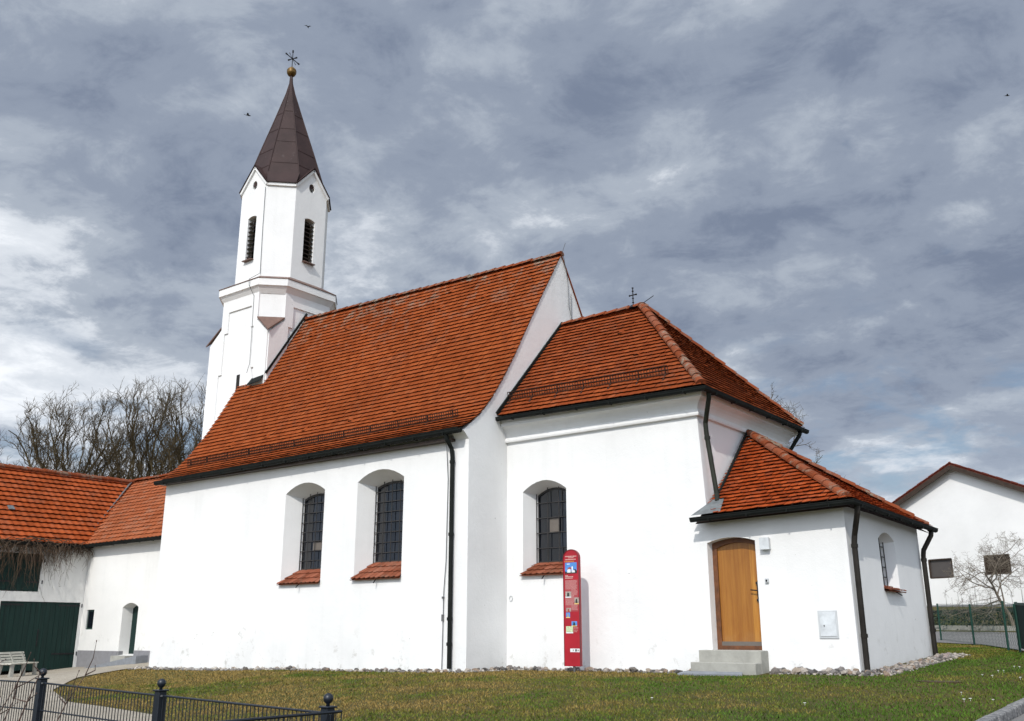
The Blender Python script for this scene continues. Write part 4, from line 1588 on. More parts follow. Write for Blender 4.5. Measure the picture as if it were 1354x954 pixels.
mb.build('finial_ball', 'brass', spire, smooth=True)
mb = MB()
c = Vector((ax, TY, 22.72))
mb.tube([c - Vector((0, 0, .42)), c + Vector((0, 0, .36))], 0.016, 6)
mb.tube([c + Vector((0, 0, .28)), c + Vector((0, 0, .38))], [0.03, .035], 6)
rt_, aw_ = Vector((.615, .79, 0)), Vector((-.79, .615, 0))
for L, ph, r in ((0.40, 51, .018), (0.19, -38, .018), (0.40, 72, .008)):
    d = rt_ * math.cos(R(ph)) + aw_ * math.sin(R(ph))
    mb.tube([c - d * L, c + d * L], r, 6)
    for s in (-1, 1):
        mb.tube([c + d * s * (L - .09), c + d * s * (L + .02)], [r * 1.3, r * 2.0], 6)
mb.lathe(c, [(0.01, -.05), (0.05, 0), (0.01, .05)], 8)
mb.build('weather_cross', 'black_iron', spire)

# ------------------------------------------------------------------ farm buildings on the left
XBN, YWG = -37.98, 21.0
wing = thing('connecting_building', 'low white farm wing with orange tiled roof and grey plinth joining church and barn', 'farm building', (-33, 23, 0))
mb = MB()
D1 = arch(-35.05, -33.98, -0.05, 1.72, 1.88, 7)
D1i = arch(-34.98, -34.0, 0.0, 1.68, 1.84, 7)
SW_ = [(-37.62, 0.90), (-37.08, 0.90), (-37.08, 1.66), (-37.62, 1.66)]
PW = lambda u, z, d: (u, YWG + d, z)
wall_with_openings(mb, PW, [(XBN, -0.9), (-28.4, -0.9), (-28.4, 4.3), (XBN, 4.3)], [(D1, D1i, 0.42), (SW_, SW_, 0.06)])
mb.poly([(-28.4, YWG, -0.9), (-28.4, 29.4, -0.9), (-28.4, 29.4, 4.3), (-28.4, 25.2, 7.4), (-28.4, YWG, 4.3)])
mb.build('wall', 'barn_plaster', wing)
mb = MB()
mb.box(XBN + .03, -35.06, YWG - .02, YWG - .001, -0.9, 0.10)
mb.box(-33.97, -28.4, YWG - .02, YWG - .001, -0.9, 0.14)
mb.box(-35.046, -35.02, YWG - .002, YWG + .40, -0.9, 0.10)
mb.build('plinth', 'grey_plinth', wing)
mb = MB()
mb.box(-35.0, -33.98, YWG + .40, YWG + .44, -0.05, 1.9)
dr = mb.build('door', 'gate_green', wing)
mb = MB()
mb.box(-34.15, -34.10, YWG + .33, YWG + .40, 0.85, 0.89)
mb.build('door_handle', 'black_iron', dr)
mb = MB()
mb.box(-37.62, -37.08, YWG + .05, YWG + .07, 0.90, 1.66)
w_ = mb.build('window', 'green_paint', wing)
mb = MB()
mb.poly([(-37.56, YWG + .048, 0.96), (-37.14, YWG + .048, 0.96), (-37.14, YWG + .048, 1.60), (-37.56, YWG + .048, 1.60)])
mb.build('glass', 'glass', w_)
mb = MB()
mb.box(-34.95, -34.0, YWG - .35, YWG + .40, -0.5, -0.055)
mb.build('door_step', 'concrete', wing)
# ramp slab along the wing
mb = MB()
q = [(-36.2, 20.975), (-33.0, 20.975), (-33.0, 20.5), (-36.4, 20.45)]
mb.prism([(x, y, z) for (x, y), z in zip(q, (-.50, -.02, -.03, -.52))], (0, 0, -0.4))
tag(mb.build('concrete_path', 'slab_grey'), kind='structure')
PIT = math.tan(R(38))
WA, WB_ = Vector((XBN - .2, 20.68, 4.20)), Vector((-27.0, 20.68, 4.28))
RY = 25.2
mb = MB()
pos, sm, U, V, n = planar_roof(mb, WA, WB_, Vector((WA.x, RY, WA.z + (RY - 20.68) * PIT)))
# the valley runs from the inner corner up to the left
tiles(mb, pos, sm, lambda s: lerp(0.25, -4.2, s / sm), lambda s: (WB_ - WA).length, w=0.26, e=0.31, arc=0.0, lift=0.055, thick=0.02, wave=0.014, npts=6, over=1.25, seed=61, phase=False, jit=1.5)
mb.m = 1
mb.poly([pos(0.2, 0) - n * .05, pos((WB_ - WA).length, 0) - n * .05, pos((WB_ - WA).length, sm) - n * .05, pos(-4.2, sm) - n * .05])
mb.m = 0
zr = WA.z + (RY - 20.68) * PIT
mb.poly([(-42.4, RY, zr), (-28.4, RY, zr + .05), (-28.4, 30, 4.2), (-42.4, 30, 4.2)])
wroof = mb.build('roof', ['wing_tile', 'under_roof'], wing, normals=False)
mb = MB()
ridge_tiles(mb, Vector((-28.4, RY, zr + .08)), Vector((-42.3, RY, zr + .04)), 0.13, 0.38, seed=62)
mb.build('ridge_tiles', 'ridge_tile', wroof)
mb = MB()
mb.bar(pos(0.20, -0.05) + n * .13, pos(-4.12, sm) + n * .13, 0.20, 0.02, up=n)
mb.build('valley_flashing', 'lead', wing)
gutter('gutter', [WA + Vector((.2, -.05, -.03)), WB_ + Vector((0, -.05, -.03))], wing)

barn = thing('barn', 'white barn with big green gate and orange tiled roof beyond the front fence', 'barn', (XBN - 4, 15, -.6))
YB0 = 7.0
mb = MB()
wall_with_openings(mb, lambda u, z, d: (XBN - d, u, z), [(YB0, -1.2), (YWG, -1.2), (YWG, 4.3), (YB0, 4.3)],
                   [([(17.72, -1.0), (20.88, -1.0), (20.88, 1.94), (17.72, 1.94)],) * 2 + (0.10,), ([(17.45, 2.31), (19.10, 2.31), (19.10, 3.75), (17.45, 3.75)],) * 2 + (0.10,)])
mb.poly([(XBN, YB0, -1.2), (XBN, YB0, 4.3), (XBN - 4.2, YB0, 7.5), (XBN - 8.4, YB0, 4.3), (XBN - 8.4, YB0, -1.2)])
mb.poly([(XBN - 8.4, YB0, -1.2), (XBN - 8.4, 30, -1.2), (XBN - 8.4, 30, 4.3), (XBN - 8.4, YB0, 4.3)])
mb.build('wall', 'barn_plaster', barn)


def plank_door(name, parent, y0, y1, z0, z1, n, leaves, hinges):
    mb = MB()
    for k in range(n):
        a, b = lerp(y0, y1, k / n) + .004, lerp(y0, y1, (k + 1) / n) - .004
        j = rng.uniform(0, .012)
        mb.box(XBN - .12, XBN - .035 + j, a, b, z0 + rng.uniform(0, .03), z1)
    root = mb.build(name, 'gate_green', parent)
    for y, z, s in hinges:
        mb = MB()
        mb.box(XBN - .04, XBN - .012, min(y, y + s), max(y, y + s), z - .03, z + .03)
        mb.tube([(XBN - .005, y, z - .07), (XBN - .005, y, z + .07)], .025, 6)
        mb.build('hinge', 'black_iron', root)
    mb = MB()
    c = (y0 + y1) / 2
    mb.box(XBN - .04, XBN - .005, c - .02, c + .02, z0 + .35 * (z1 - z0), z0 + .6 * (z1 - z0))
    mb.build('latch', 'black_iron', root)


plank_door('gate', barn, 17.72, 20.88, -0.62, 1.93, 16, 2, [(20.95, 1.82, -.95), (20.95, -0.02, -1.0), (17.66, 1.82, .95), (17.66, -.02, 1.0)])
plank_door('hatch', barn, 17.45, 19.10, 2.32, 3.74, 9, 2, [(19.2, 2.68, -.6), (17.36, 2.68, .6), (19.2, 3.5, -.6)])
mb = MB()
BA, BB = Vector((XBN + .28, YB0 - .3, 4.08)), Vector((XBN + .28, 21.0, 4.16))
pos, sm, U, V, n = planar_roof(mb, BA, BB, Vector((XBN - 4.22, YB0, 4.12 + 4.50 * PIT * .965)))
LB = (BB - BA).length
tiles(mb, pos, sm, lambda s: 0, lambda s: LB - .12 + 4.4 * s / sm, w=0.29, e=0.365, arc=0.0, lift=0.085, thick=0.022, wave=0.012, npts=6, over=1.2, seed=71, phase=False, jit=1.5)
mb.m = 1
mb.poly([pos(0, 0) - n * .05, pos(LB, 0) - n * .05, pos(LB + 4.2, sm) - n * .05, pos(0, sm) - n * .05])
mb.m = 0
rz = pos(0, sm).z
mb.poly([(XBN - 4.22, YB0 - .3, rz), (XBN - 4.22, 25.2, rz), (XBN - 8.9, 25.2, 4.1), (XBN - 8.9, YB0 - .3, 4.1)])
broof = mb.build('roof', ['barn_tile', 'under_roof'], barn, normals=False)
mb = MB()
ridge_tiles(mb, pos(0, sm) + Vector((0, 0, .07)), pos(LB + 4.2, sm) + Vector((0, 0, .07)), 0.16, 0.38, seed=72)
mb.tint = .3
mb.bar(pos(0, sm) + Vector((0, 0, -.02)), pos(LB + 4.2, sm) + Vector((0, 0, -.02)), 0.26, 0.18)
mb.build('ridge_tiles', 'ridge_tile', broof)
mb = MB()
c = pos(11.6, 2.3)
mb.obox(c + n * .11, U * .12, V * .13, n * .02)
mb.build('roof_light', 'lead', broof)
gutter('gutter', [BA + Vector((.05, 0, -.03)), BB + Vector((.05, -.3, -.03))], barn)


# leafless creeper hanging from the eaves of the barn
def creeper():
    mb = MB()
    r = random.Random(12)
    eave = lambda y: Vector((XBN + .34, y, 4.14))
    for k in range(26):                      # runners along the gutter
        y = r.uniform(10, 20)
        pts = []
        for q in range(9):
            p = eave(y + q * .25) + Vector((r.uniform(-.25, .08), 0, r.uniform(-.08, .22)))
            pts.append(p)
        mb.tube(pts, r.uniform(.008, .02), 4, cap=False)
    for k in range(620):
        y = 20.9 - abs(r.gauss(0, 1)) * 3.1 if r.random() < .6 else r.uniform(9.5, 20.0)
        if y < 9:
            continue
        dens = 1.0 if y < 19.3 else 0.62
        L = r.uniform(.2, 1.5) ** 1.5 * dens * (.55 + .75 * abs(math.sin(y * 2.3)))
        if y > 20.2:
            L *= .6
        p = eave(y) + Vector((r.uniform(-.25, .10), 0, r.uniform(-.1, .12)))
        d = Vector((r.uniform(-.1, .35), r.uniform(-.5, .5), .2))
        pts = [p]
        steps = 6
        for q in range(steps):
            d += Vector((r.uniform(-.3, .2), r.uniform(-.35, .35), -.42))
            d.normalize()
            p = p + d * (L / steps)
            p.x = max(p.x, XBN + .02)
            pts.append(p)
            if r.random() < .5:
                e = p + Vector((r.uniform(-.05, .1), r.uniform(-.2, .2), r.uniform(-.3, .05)))
                mb.tube([p, (p + e) / 2 + Vector((0, 0, .02)), e], [.005, .004, .003], 3, cap=False)
        w0 = r.choice([.006, .007, .008, .012, .016])
        mb.tube(pts, [lerp(w0, .003, q / steps) for q in range(steps + 1)], 4, cap=False)
    o = mb.build('creeper', 'vine_bark', normals=False)
    tag(o, 'leafless brown creeper hanging in strands from the barn eaves over the hatch', 'climbing plant')


creeper()


def bench():
    root = thing('bench', 'weathered pale slatted wooden bench with backrest before the green gate', 'bench', (-35.4, 18.0, H(-35.4, 18.0)))
    z0 = H(-35.4, 18.0) + .02
    c = Vector((-35.95, 17.7, z0))
    a = Vector((-.60, .80, 0)).normalized()      # long axis: to the right and away
    f = Vector((.80, .60, 0)).normalized() * -1
    f = Vector((a.y, -a.x, 0))                   # towards the viewer
    if f.dot(Vector((.85, -.5, 0))) < 0:
        f = -f
    HLn = 1.0
    for k in range(4):
        mb = MB()
        mb.obox(c + f * (-.17) + f * (.12 * k) + Vector((0, 0, .43 + .01 * (k == 0))), a * HLn, f * .052, Vector((0, 0, .017)))
        mb.build('seat_slat', 'bench_wood', root)
    for k in range(4):
        mb = MB()
        mb.obox(c - f * (.24 + .035 * k) + Vector((0, 0, .50 + .095 * k)), a * HLn * .97, f * .014 - Vector((0, 0, 0)), Vector((0, 0, .034)) - f * .011)
        mb.build('back_slat', 'bench_wood', root)
    for s in (-.82, 0, .82):
        mb = MB()
        mb.bar(c + a * s * HLn + f * .20 + Vector((0, 0, .43)), c + a * s * HLn + f * .22 + Vector((0, 0, -.05)), .10, .11)
        mb.build('front_leg', 'concrete', root)
        mb = MB()
        mb.bar(c + a * s * HLn - f * .36 + Vector((0, 0, .80)), c + a * s * HLn - f * .17 + Vector((0, 0, .42)), .07, .05)
        mb.bar(c + a * s * HLn - f * .17 + Vector((0, 0, .43)), c + a * s * HLn - f * .26 + Vector((0, 0, -.05)), .10, .09)
        mb.build('rear_leg', 'concrete', root)
        mb = MB()
        mb.bar(c + a * s * HLn - f * .22 + Vector((0, 0, .41)), c + a * s * HLn + f * .22 + Vector((0, 0, .41)), .08, .05)
        mb.build('seat_bearer', 'concrete', root)


bench()


# ------------------------------------------------------------------ house on the right
def house():
    zb = 1.7
    d = Vector((.92, -.38, 0)).normalized()      # along the gable to the right
    b = Vector((.02, 1, 0)).normalized()         # away (the plan is a little skewed)
    C = Vector((-10.75, 48.25, 0))
    root = thing('house', 'white gabled house with shallow red roof and two small windows on the bank', 'house', (C.x, C.y, zb))
    hw, ze, za = 7.4, 5.0, 8.25
    P = lambda u, z, dd: tuple(C + d * u + b * dd + Vector((0, 0, z)))
    wl = [(-1.85, 3.26), (-0.62, 3.26), (-0.62, 4.10), (-1.85, 4.10)]
    w2 = [(1.05, 3.30), (2.25, 3.30), (2.25, 4.10), (1.05, 4.10)]
    mb = MB()
    wall_with_openings(mb, P, [(-hw, .8), (hw, .8), (hw, ze), (0, za), (-hw, ze)], [(wl, wl, .10), (w2, w2, .10)])
    for s in (-1, 1):
        mb.poly([P(s * hw, .8, 0), P(s * hw, .8, 14), P(s * hw, ze, 14), P(s * hw, ze, 0)])
    mb.poly([P(-hw, .8, 14), P(hw, .8, 14), P(hw, ze, 14), P(0, za, 14), P(-hw, ze, 14)])
    mb.build('wall', 'house_plaster', root)
    mb = MB()
    sl = (za - ze) / hw
    for s in (-1, 1):
        e = hw + .6
        top, low = (0, za + .22), (s * e, za + .22 - sl * e)
        a = [P(top[0], top[1], -.35), P(low[0], low[1], -.35), P(low[0], low[1], 14.3), P(top[0], top[1], 14.3)]
        mb.prism(a if s > 0 else a[::-1], (0, 0, -.16))
        for k in range(int(e / .33)):
            u = s * (.1 + k * .33)
            mb.obox(Vector(P(u, za + .235 - sl * abs(u), -.34)), d * .15 - Vector((0, 0, sl * .15 * s)), b * .06, Vector((0, 0, .022 + .012 * (k % 2))))
    rf = mb.build('roof', 'house_tile', root)
    mb = MB()
    for s in (-1, 1):
        mb.bar(P(0, za + .02, -.365), P(s * (hw + .6), za + .02 - sl * (hw + .6), -.365), .03, .20)
    mb.build('barge_board', 'dark_wood', rf)
    mb = MB()
    mb.box(0, 0, 0, 0, 0, 0)
    for w in (wl, w2):
        (x0, z0), (x1, z1) = w[0], w[2]
        mb = MB()
        for q in (((x0, z0), (x1, z0)), ((x1, z0), (x1, z1)), ((x1, z1), (x0, z1)), ((x0, z1), (x0, z0))):
            mb.bar(P(*q[0], .02), P(*q[1], .02), .05, .06, up=d if q[0][0] == q[1][0] else (0, 0, 1))
        fr = mb.build('window', 'dark_wood', root)
        mb = MB()
        mb.poly([P(x0, z0, .085), P(x1, z0, .085), P(x1, z1, .085), P(x0, z1, .085)])
        mb.build('pane', 'window_grey' if w is wl else 'dark_pane', fr)
    mb = MB()
    mb.obox(Vector(P(-4.9, za + .1 - sl * 4.9 + .2, 7)), d * .3, b * .3, Vector((0, 0, .45)))
    mb.obox(Vector(P(-4.9, za + .1 - sl * 4.9 + .67, 7)), d * .38, b * .38, Vector((0, 0, .04)))
    mb.build('chimney', 'dark_wood', rf)
    mb = MB()
    mb.prism([P(-hw - .02, .8, -.03), P(hw + .02, .8, -.03), P(hw + .02, 1.92, -.03), P(-hw - .02, 2.05, -.03)], tuple(b * -.02))
    mb.build('plinth', 'grey_plinth', root)


house()


def guard_rail():
    root = thing('guard_rail', 'dark horizontal rail on short posts along the bank below the white house', 'railing', (-9, 43, 1.6))
    a, b = Vector((-16, 45.2, 1.50)), Vector((2, 40.6, 1.86))
    mb = MB()
    mb.bar(a, b, .07, .16)
    mb.build('rail', 'rail_dark', root)
    for k in range(9):
        p = a.lerp(b, (k + .5) / 9)
        mb = MB()
        mb.bar(p + Vector((0, .06, .05)), Vector((p.x, p.y + .06, H(p.x, p.y) - .1)), .07, .07, up=(0, 1, 0))
        mb.build('post', 'rail_dark', root)


guard_rail()


def hedge():
    r = random.Random(4)
    mb = MB()
    a, b = Vector((-20, 41.8, 0)), Vector((3, 39.2, 0))
    for k in range(9000):
        t = r.random()
        p = a.lerp(b, t)
        dy = r.gauss(0, .45)
        p += Vector((r.uniform(-.1, .1), dy, 0))
        hgt = .72 * (1 - (dy / 1.5) ** 2) * (.85 + .25 * noise.noise(Vector((p.x * .9, p.y, 0))))
        p.z = H(p.x, p.y) + r.random() ** .6 * max(.1, hgt)
        s = r.uniform(.03, .07)
        u = Vector((r.gauss(0, 1), r.gauss(0, 1), r.gauss(0, 1))).normalized()
        v = u.orthogonal().normalized()
        mb.poly([p - u * s, p + v * s * .6, p + u * s, p - v * s * .6])
    for k in range(160):
        p = a.lerp(b, r.random()) + Vector((0, r.gauss(0, .3), 0))
        z = H(p.x, p.y)
        mb.tube([(p.x, p.y, z), (p.x + r.uniform(-.05, .05), p.y, z + r.uniform(.6, 1.5))], [.012, .004], 3, cap=False)
    o = mb.build('hedge', 'hedge_leaf', normals=False)
    tag(o, 'low dark green hedge on the bank beyond the road, below the white house', 'hedge')


hedge()


def chain_fence():
    pts = [(-8.35, 33.2), (-6.55, 29.42), (-5.02, 25.85), (-4.62, 25.0)]
    zt = [None, 1.56, 1.53, 1.44]
    root = thing('chain_link_fence', 'thin green chain link fence at the lawn edge beyond the porch', 'fence', (-6.5, 29.4, .4))
    tops = []
    for (x, y), t in zip(pts, zt):
        z = H(x, y)
        tt = t or z + 1.15
        tops.append(Vector((x, y, tt)))
        mb = MB()
        mb.tube([(x, y, z - .2), (x, y, tt)], .028, 8)
        mb.build('post', 'green_wire', root)
    for i in range(3):
        a, b = tops[i], tops[i + 1]
        za, zb = H(*pts[i]) + .04, H(*pts[i + 1]) + .04
        mb = MB()
        for q in (0.02, .5, .98):
            mb.tube([(a.x, a.y, lerp(za, a.z, q)), (b.x, b.y, lerp(zb, b.z, q))], .003, 4, cap=False)
        L = math.hypot(b.x - a.x, b.y - a.y)
        hgt = a.z - za
        step = .16
        n = int((L + hgt) / step)
        for k in range(n):
            for s in (1, -1):
                u0 = k * step - hgt
                u1 = k * step
                t0, t1 = max(0, u0), min(L, u1)
                if t1 - t0 < .02:
                    continue
                f0, f1 = (t0 - u0) / hgt, (t1 - u0) / hgt
                if s < 0:
                    f0, f1 = 1 - f0, 1 - f1
                pa = a.lerp(b, t0 / L)
                pb = a.lerp(b, t1 / L)
                zA, zB = lerp(za, zb, t0 / L), lerp(za, zb, t1 / L)
                mb.tube([(pa.x, pa.y, lerp(zA, pa.z, f0)), (pb.x, pb.y, lerp(zB, pb.z, f1))], .0024, 3, cap=False)
        mb.build('wire_mesh', 'green_wire', root, normals=False)
    g = thing('garden_gate', 'dark green closed gate leaf at the right end of the chain link fence', 'gate', (-4.4, 24.6, .35))
    mb = MB()
    A, B = Vector((-4.55, 24.85, H(-4.55, 24.85))), Vector((-3.95, 23.3, H(-3.95, 23.3)))
    for k in range(12):
        p = A.lerp(B, (k + .5) / 12)
        mb.bar(p + Vector((0, 0, .1)), p + Vector((0, 0, 1.05)), .02, .125, up=(B - A).normalized())
    mb.build('gate_panel', 'gate_green', g)
    mb = MB()
    mb.bar(A + Vector((0, 0, .1)), A + Vector((0, 0, 1.12)), .06, .06)
    mb.bar(A + Vector((0, 0, 1.08)), B + Vector((0, 0, 1.08)), .05, .05)
    mb.bar(B + Vector((0, 0, .1)), B + Vector((0, 0, 1.12)), .06, .06)
    mb.build('gate_frame', 'green_wire', g)


chain_fence()


# ------------------------------------------------------------------ front fence
def front_fence():
    YF = 4.83
    px_ = [-5.33, -7.36, -9.31, -11.3, -13.3]
    zt = [.315, .355, .395, .39, .39]
    root = thing('metal_fence', 'dark blue grey bar fence with ball topped posts across the left foreground', 'fence', (-7.3, YF, -.65))
    for x, z in zip(px_, zt):
        mb = MB()
        mb.box(x - .036, x + .036, YF - .036, YF + .036, H(x, YF) - .3, z)
        mb.box(x - .048, x + .048, YF - .048, YF + .048, z, z + .012)
        ps = mb.build('post', 'fence_paint', root)
        ps.modifiers.new('bevel', 'BEVEL').width = 0.004
        mb = MB()
        mb.lathe((x, YF, z + .012), [(.014, 0), (.012, .014), (.026, .024), (.034, .038), (.036, .050), (.033, .066), (.022, .079), (.004, .086)], 16)
        mb.build('ball', 'fence_paint', ps, smooth=True)
        mb = MB()
        mb.lathe((x + .05, YF - .02, z - .035), [(.003, -.008), (.010, -.006), (.010, .006), (.003, .008)], 8)
        mb.build('bolt', 'wire', ps)
    for i in range(4):
        xa, xb = px_[i] - .04, px_[i + 1] + .04
        za, zb = zt[i] - .035, zt[i + 1] - .035
        mb = MB()
        nb = int(abs(xb - xa) / .0465)
        for k in range(nb + 1):
            t = k / nb
            x, z = lerp(xa, xb, t), lerp(za, zb, t)
            mb.tube([(x, YF, z), (x, YF, z - .93)], .0042, 5, cap=False)
        for dz in (0, .242, .484, .726, .93):
            r = .008 if dz == 0 else .0055
            for s in (-.008, .008):
                mb.tube([(xa, YF + s, za - dz), (xb, YF + s, zb - dz)], r, 6, cap=False)
        mb.build('bar_panel', 'fence_paint', root, normals=False)
    g = thing('fence_gate', 'dark bar gate leaf swung open towards the viewer from the right fence post', 'gate', (-5.3, 4.8, -.6))
    a, b = Vector((-5.235, 4.90, .292)), Vector((-5.115, 2.9, .292))
    a, b = Vector((-5.27, 4.905, .290)), Vector((-5.36, 2.75, .275))
    d = (b - a)
    n = 44
    mb = MB()
    for k in range(n + 1):
        p = a + d * (k / n)
        mb.tube([p, p - Vector((0, 0, .9))], .0042, 5, cap=False)
    mb.build('bars', 'fence_paint', g, normals=False)
    mb = MB()
    mb.tube([a, b], .011, 6)
    for dz in (.25, .5, .75, .9):
        mb.tube([a - Vector((0, 0, dz)), b - Vector((0, 0, dz))], .007, 6)
    mb.build('rails', 'fence_paint', g)


front_fence()


# ------------------------------------------------------------------ information board
def info_sign():
    SX, SY = -11.995, 17.80
    zg = H(SX, SY)
    root = thing('info_sign', 'tall narrow red information board with rounded top beside the choir window', 'sign', (SX, SY, zg))
    z0, z1, hw, th = 0.11, 2.57, .205, .035
    zs = z1 - hw * .92
    out = [(-hw, z0), (hw, z0)]
    for k in range(13):
        a = math.pi * k / 12
        out.append((hw * math.cos(a), zs + (z1 - zs) * math.sin(a)))
    P = lambda u, z, d=0: (SX + u, SY - th - d, z)
    m = Mat('sign_red', (0.42, 0.012, 0.028), 0.38, 0, .5)
    m.color(m.ramp(m.noise(3, 3), [(.3, (.32, .007, .016)), (.7, (.41, .010, .022))]))
    M['sign_red'] = m.m
    simple('sign_text', (.62, .40, .36), .5, var=.05)
    simple('sign_orange', (.55, .22, .06), .5, var=.05)
    simple('sign_pink', (.36, .062, .07), .45, var=.08)
    simple('photo_sky', (.08, .24, .58), .4, var=.25, scale=9)
    simple('photo_white', (.72, .74, .76), .4, var=.1)
    simple('photo_red', (.35, .06, .04), .4, var=.1)
    simple('photo_dark', (.025, .03, .025), .4, var=.3, scale=20)
    simple('photo_grey', (.36, .31, .27), .4, var=.35, scale=26)
    simple('photo_yellow', (.72, .50, .16), .4, var=.1, scale=20)
    simple('photo_map', (.50, .60, .36), .4, var=.3, scale=30)
    mb = MB()
    mb.prism([P(u, z) for u, z in out], (0, 2 * th, 0))
    bd = mb.build('board', 'sign_red', root)
    mb = MB()
    n = len(out)
    for k in range(n):
        a, b = out[k], out[(k + 1) % n]
        A = Vector(P(*a, -.01))
        B = Vector(P(*b, -.01))
        mb.bar(A, B, .050, .006, up=(-(b[1] - a[1]), 0, b[0] - a[0]))
    mb.build('edge_strip', 'sign_edge', bd)

    def rect(mb, u0, u1, za, zb, d=.003):
        mb.poly([P(u0, za, d), P(u1, za, d), P(u1, zb, d), P(u0, zb, d)])
    H_ = z1 - z0
    zt = lambda py: z1 - (py - 66) / (880 - 66) * H_          # heights measured down the board
    # heading lines, pale and too small to read
    r = random.Random(3)

    def line(mb, u0, u1, z, h):
        u = u0
        while u < u1:
            w = r.uniform(.012, .045)
            if u + w > u1:
                break
            rect(mb, u, u + w, z - h / 2, z + h / 2, .004)
            u += w + .006
    mb = MB()
    line(mb, -.155, .165, zt(116), .020)
    line(mb, -.075, .075, zt(126), .014)
    line(mb, -.155, .165, zt(138), .018)
    mb.m = 1
    line(mb, -.175, .09, zt(152), .022)
    mb.build('heading', ['sign_text', 'sign_orange'], bd, normals=False)
    mb = MB()
    line(mb, -.155, -.06, zt(253), .017)
    line(mb, -.155, .07, zt(261), .019)
    line(mb, -.155, .05, zt(271), .017)
    mb.build('subheading', 'sign_text', bd, normals=False)
    mb = MB()
    rect(mb, -.170, .172, zt(505), zt(282), .002)
    mb.m = 1
    for k in range(26):
        za = zt(290 + k * 8)
        u0 = -.155 if not (8 <= k <= 14 or k > 21) else -.0
        u1 = .165 if not (13 <= k <= 20) else .085
        line(mb, u0, u1, za, .0075)
    mb.build('text_block', ['sign_pink', 'sign_text'], bd, normals=False)
    mb = MB()
    for k in range(4):
        line(mb, .045, .165, zt(615 + k * 10), .008)
    mb.build('caption', 'sign_text', bd, normals=False)
    # picture of a church under a blue sky
    mb = MB()
    mb.m = 0
    a, b = zt(238), zt(160)
    rect(mb, -.160, .150, a, b, .003)
    mb.m = 3
    mb.poly([P(-.160, a, .0035), P(.150, a, .0035), P(.150, a + .05, .0035), P(.11, a + .10, .0035), P(.06, a + .06, .0035), P(-.1, a + .03, .0035), P(-.160, a + .05, .0035)])
    mb.m = 1
    mb.poly([P(-.10, a + .02, .004), P(-.01, a + .02, .004), P(-.01, a + .085, .004), P(-.055, a + .10, .004), P(-.10, a + .08, .004)])
    mb.poly([P(.015, a + .02, .004), P(.05, a + .02, .004), P(.05, a + .14, .004), P(.03, a + .16, .004), P(.015, a + .14, .004)])
    mb.poly([P(.055, a + .02, .004), P(.10, a + .02, .004), P(.10, a + .06, .004), P(.055, a + .075, .004)])
    rect(mb, -.11, -.03, b - .04, b - .025, .004)
    mb.m = 2
    mb.poly([P(-.11, a + .083, .0045), P(-.055, a + .103, .0045), P(.012, a + .088, .0045), P(-.01, a + .135, .0045), P(-.06, a + .135, .0045)])
    mb.build('picture', ['photo_sky', 'photo_white', 'photo_red', 'photo_dark'], bd, normals=False)

    def pic(u0, u1, pa, pb, cols):
        mb = MB()
        za, zb = zt(pb), zt(pa)
        mb.m = 0
        rect(mb, u0, u1, za, zb, .0035)
        mb.m = 1
        um, h = (u0 + u1) / 2, zb - za
        mb.poly([P(u0 + (u1 - u0) * .25, za + h * .15, .004), P(u0 + (u1 - u0) * .7, za + h * .1, .004), P(u0 + (u1 - u0) * .62, za + h * .75, .004), P(u0 + (u1 - u0) * .35, za + h * .85, .004)])
        mb.m = 2
        rect(mb, u0, u1, za, za + h * .16, .0045)
        mb.build('picture', cols, bd, normals=False)
    pic(-.160, -.005, 365, 408, ['photo_grey', 'photo_dark', 'photo_white'])
    pic(.075, .190, 408, 455, ['photo_grey', 'photo_dark', 'photo_yellow'])
    pic(-.140, -.02, 480, 510, ['photo_grey', 'photo_red', 'sign_pink'])
    pic(-.150, -.045, 512, 550, ['photo_sky', 'photo_grey', 'photo_yellow'])
    pic(-.01, .135, 573, 608, ['photo_sky', 'photo_dark', 'photo_yellow'])
    pic(-.155, .03, 607, 656, ['photo_map', 'photo_map', 'photo_white'])
    mb = MB()
    mb.m = 0
    rect(mb, -.055, .190, zt(784), zt(760), .0035)
    mb.m = 1
    rect(mb, .075, .115, zt(780), zt(764), .004)
    mb.m = 2
    rect(mb, .01, .04, zt(778), zt(766), .004)
    rect(mb, .13, .175, zt(777), zt(767), .004)
    mb.build('sticker', ['photo_white', 'photo_dark', 'photo_grey'], bd, normals=False)
    mb = MB()
    mb.tube([(SX + .02, SY, zg - .2), (SX + .02, SY, z0 + .02)], .03, 8)
    mb.build('post', 'wire', root)


info_sign()


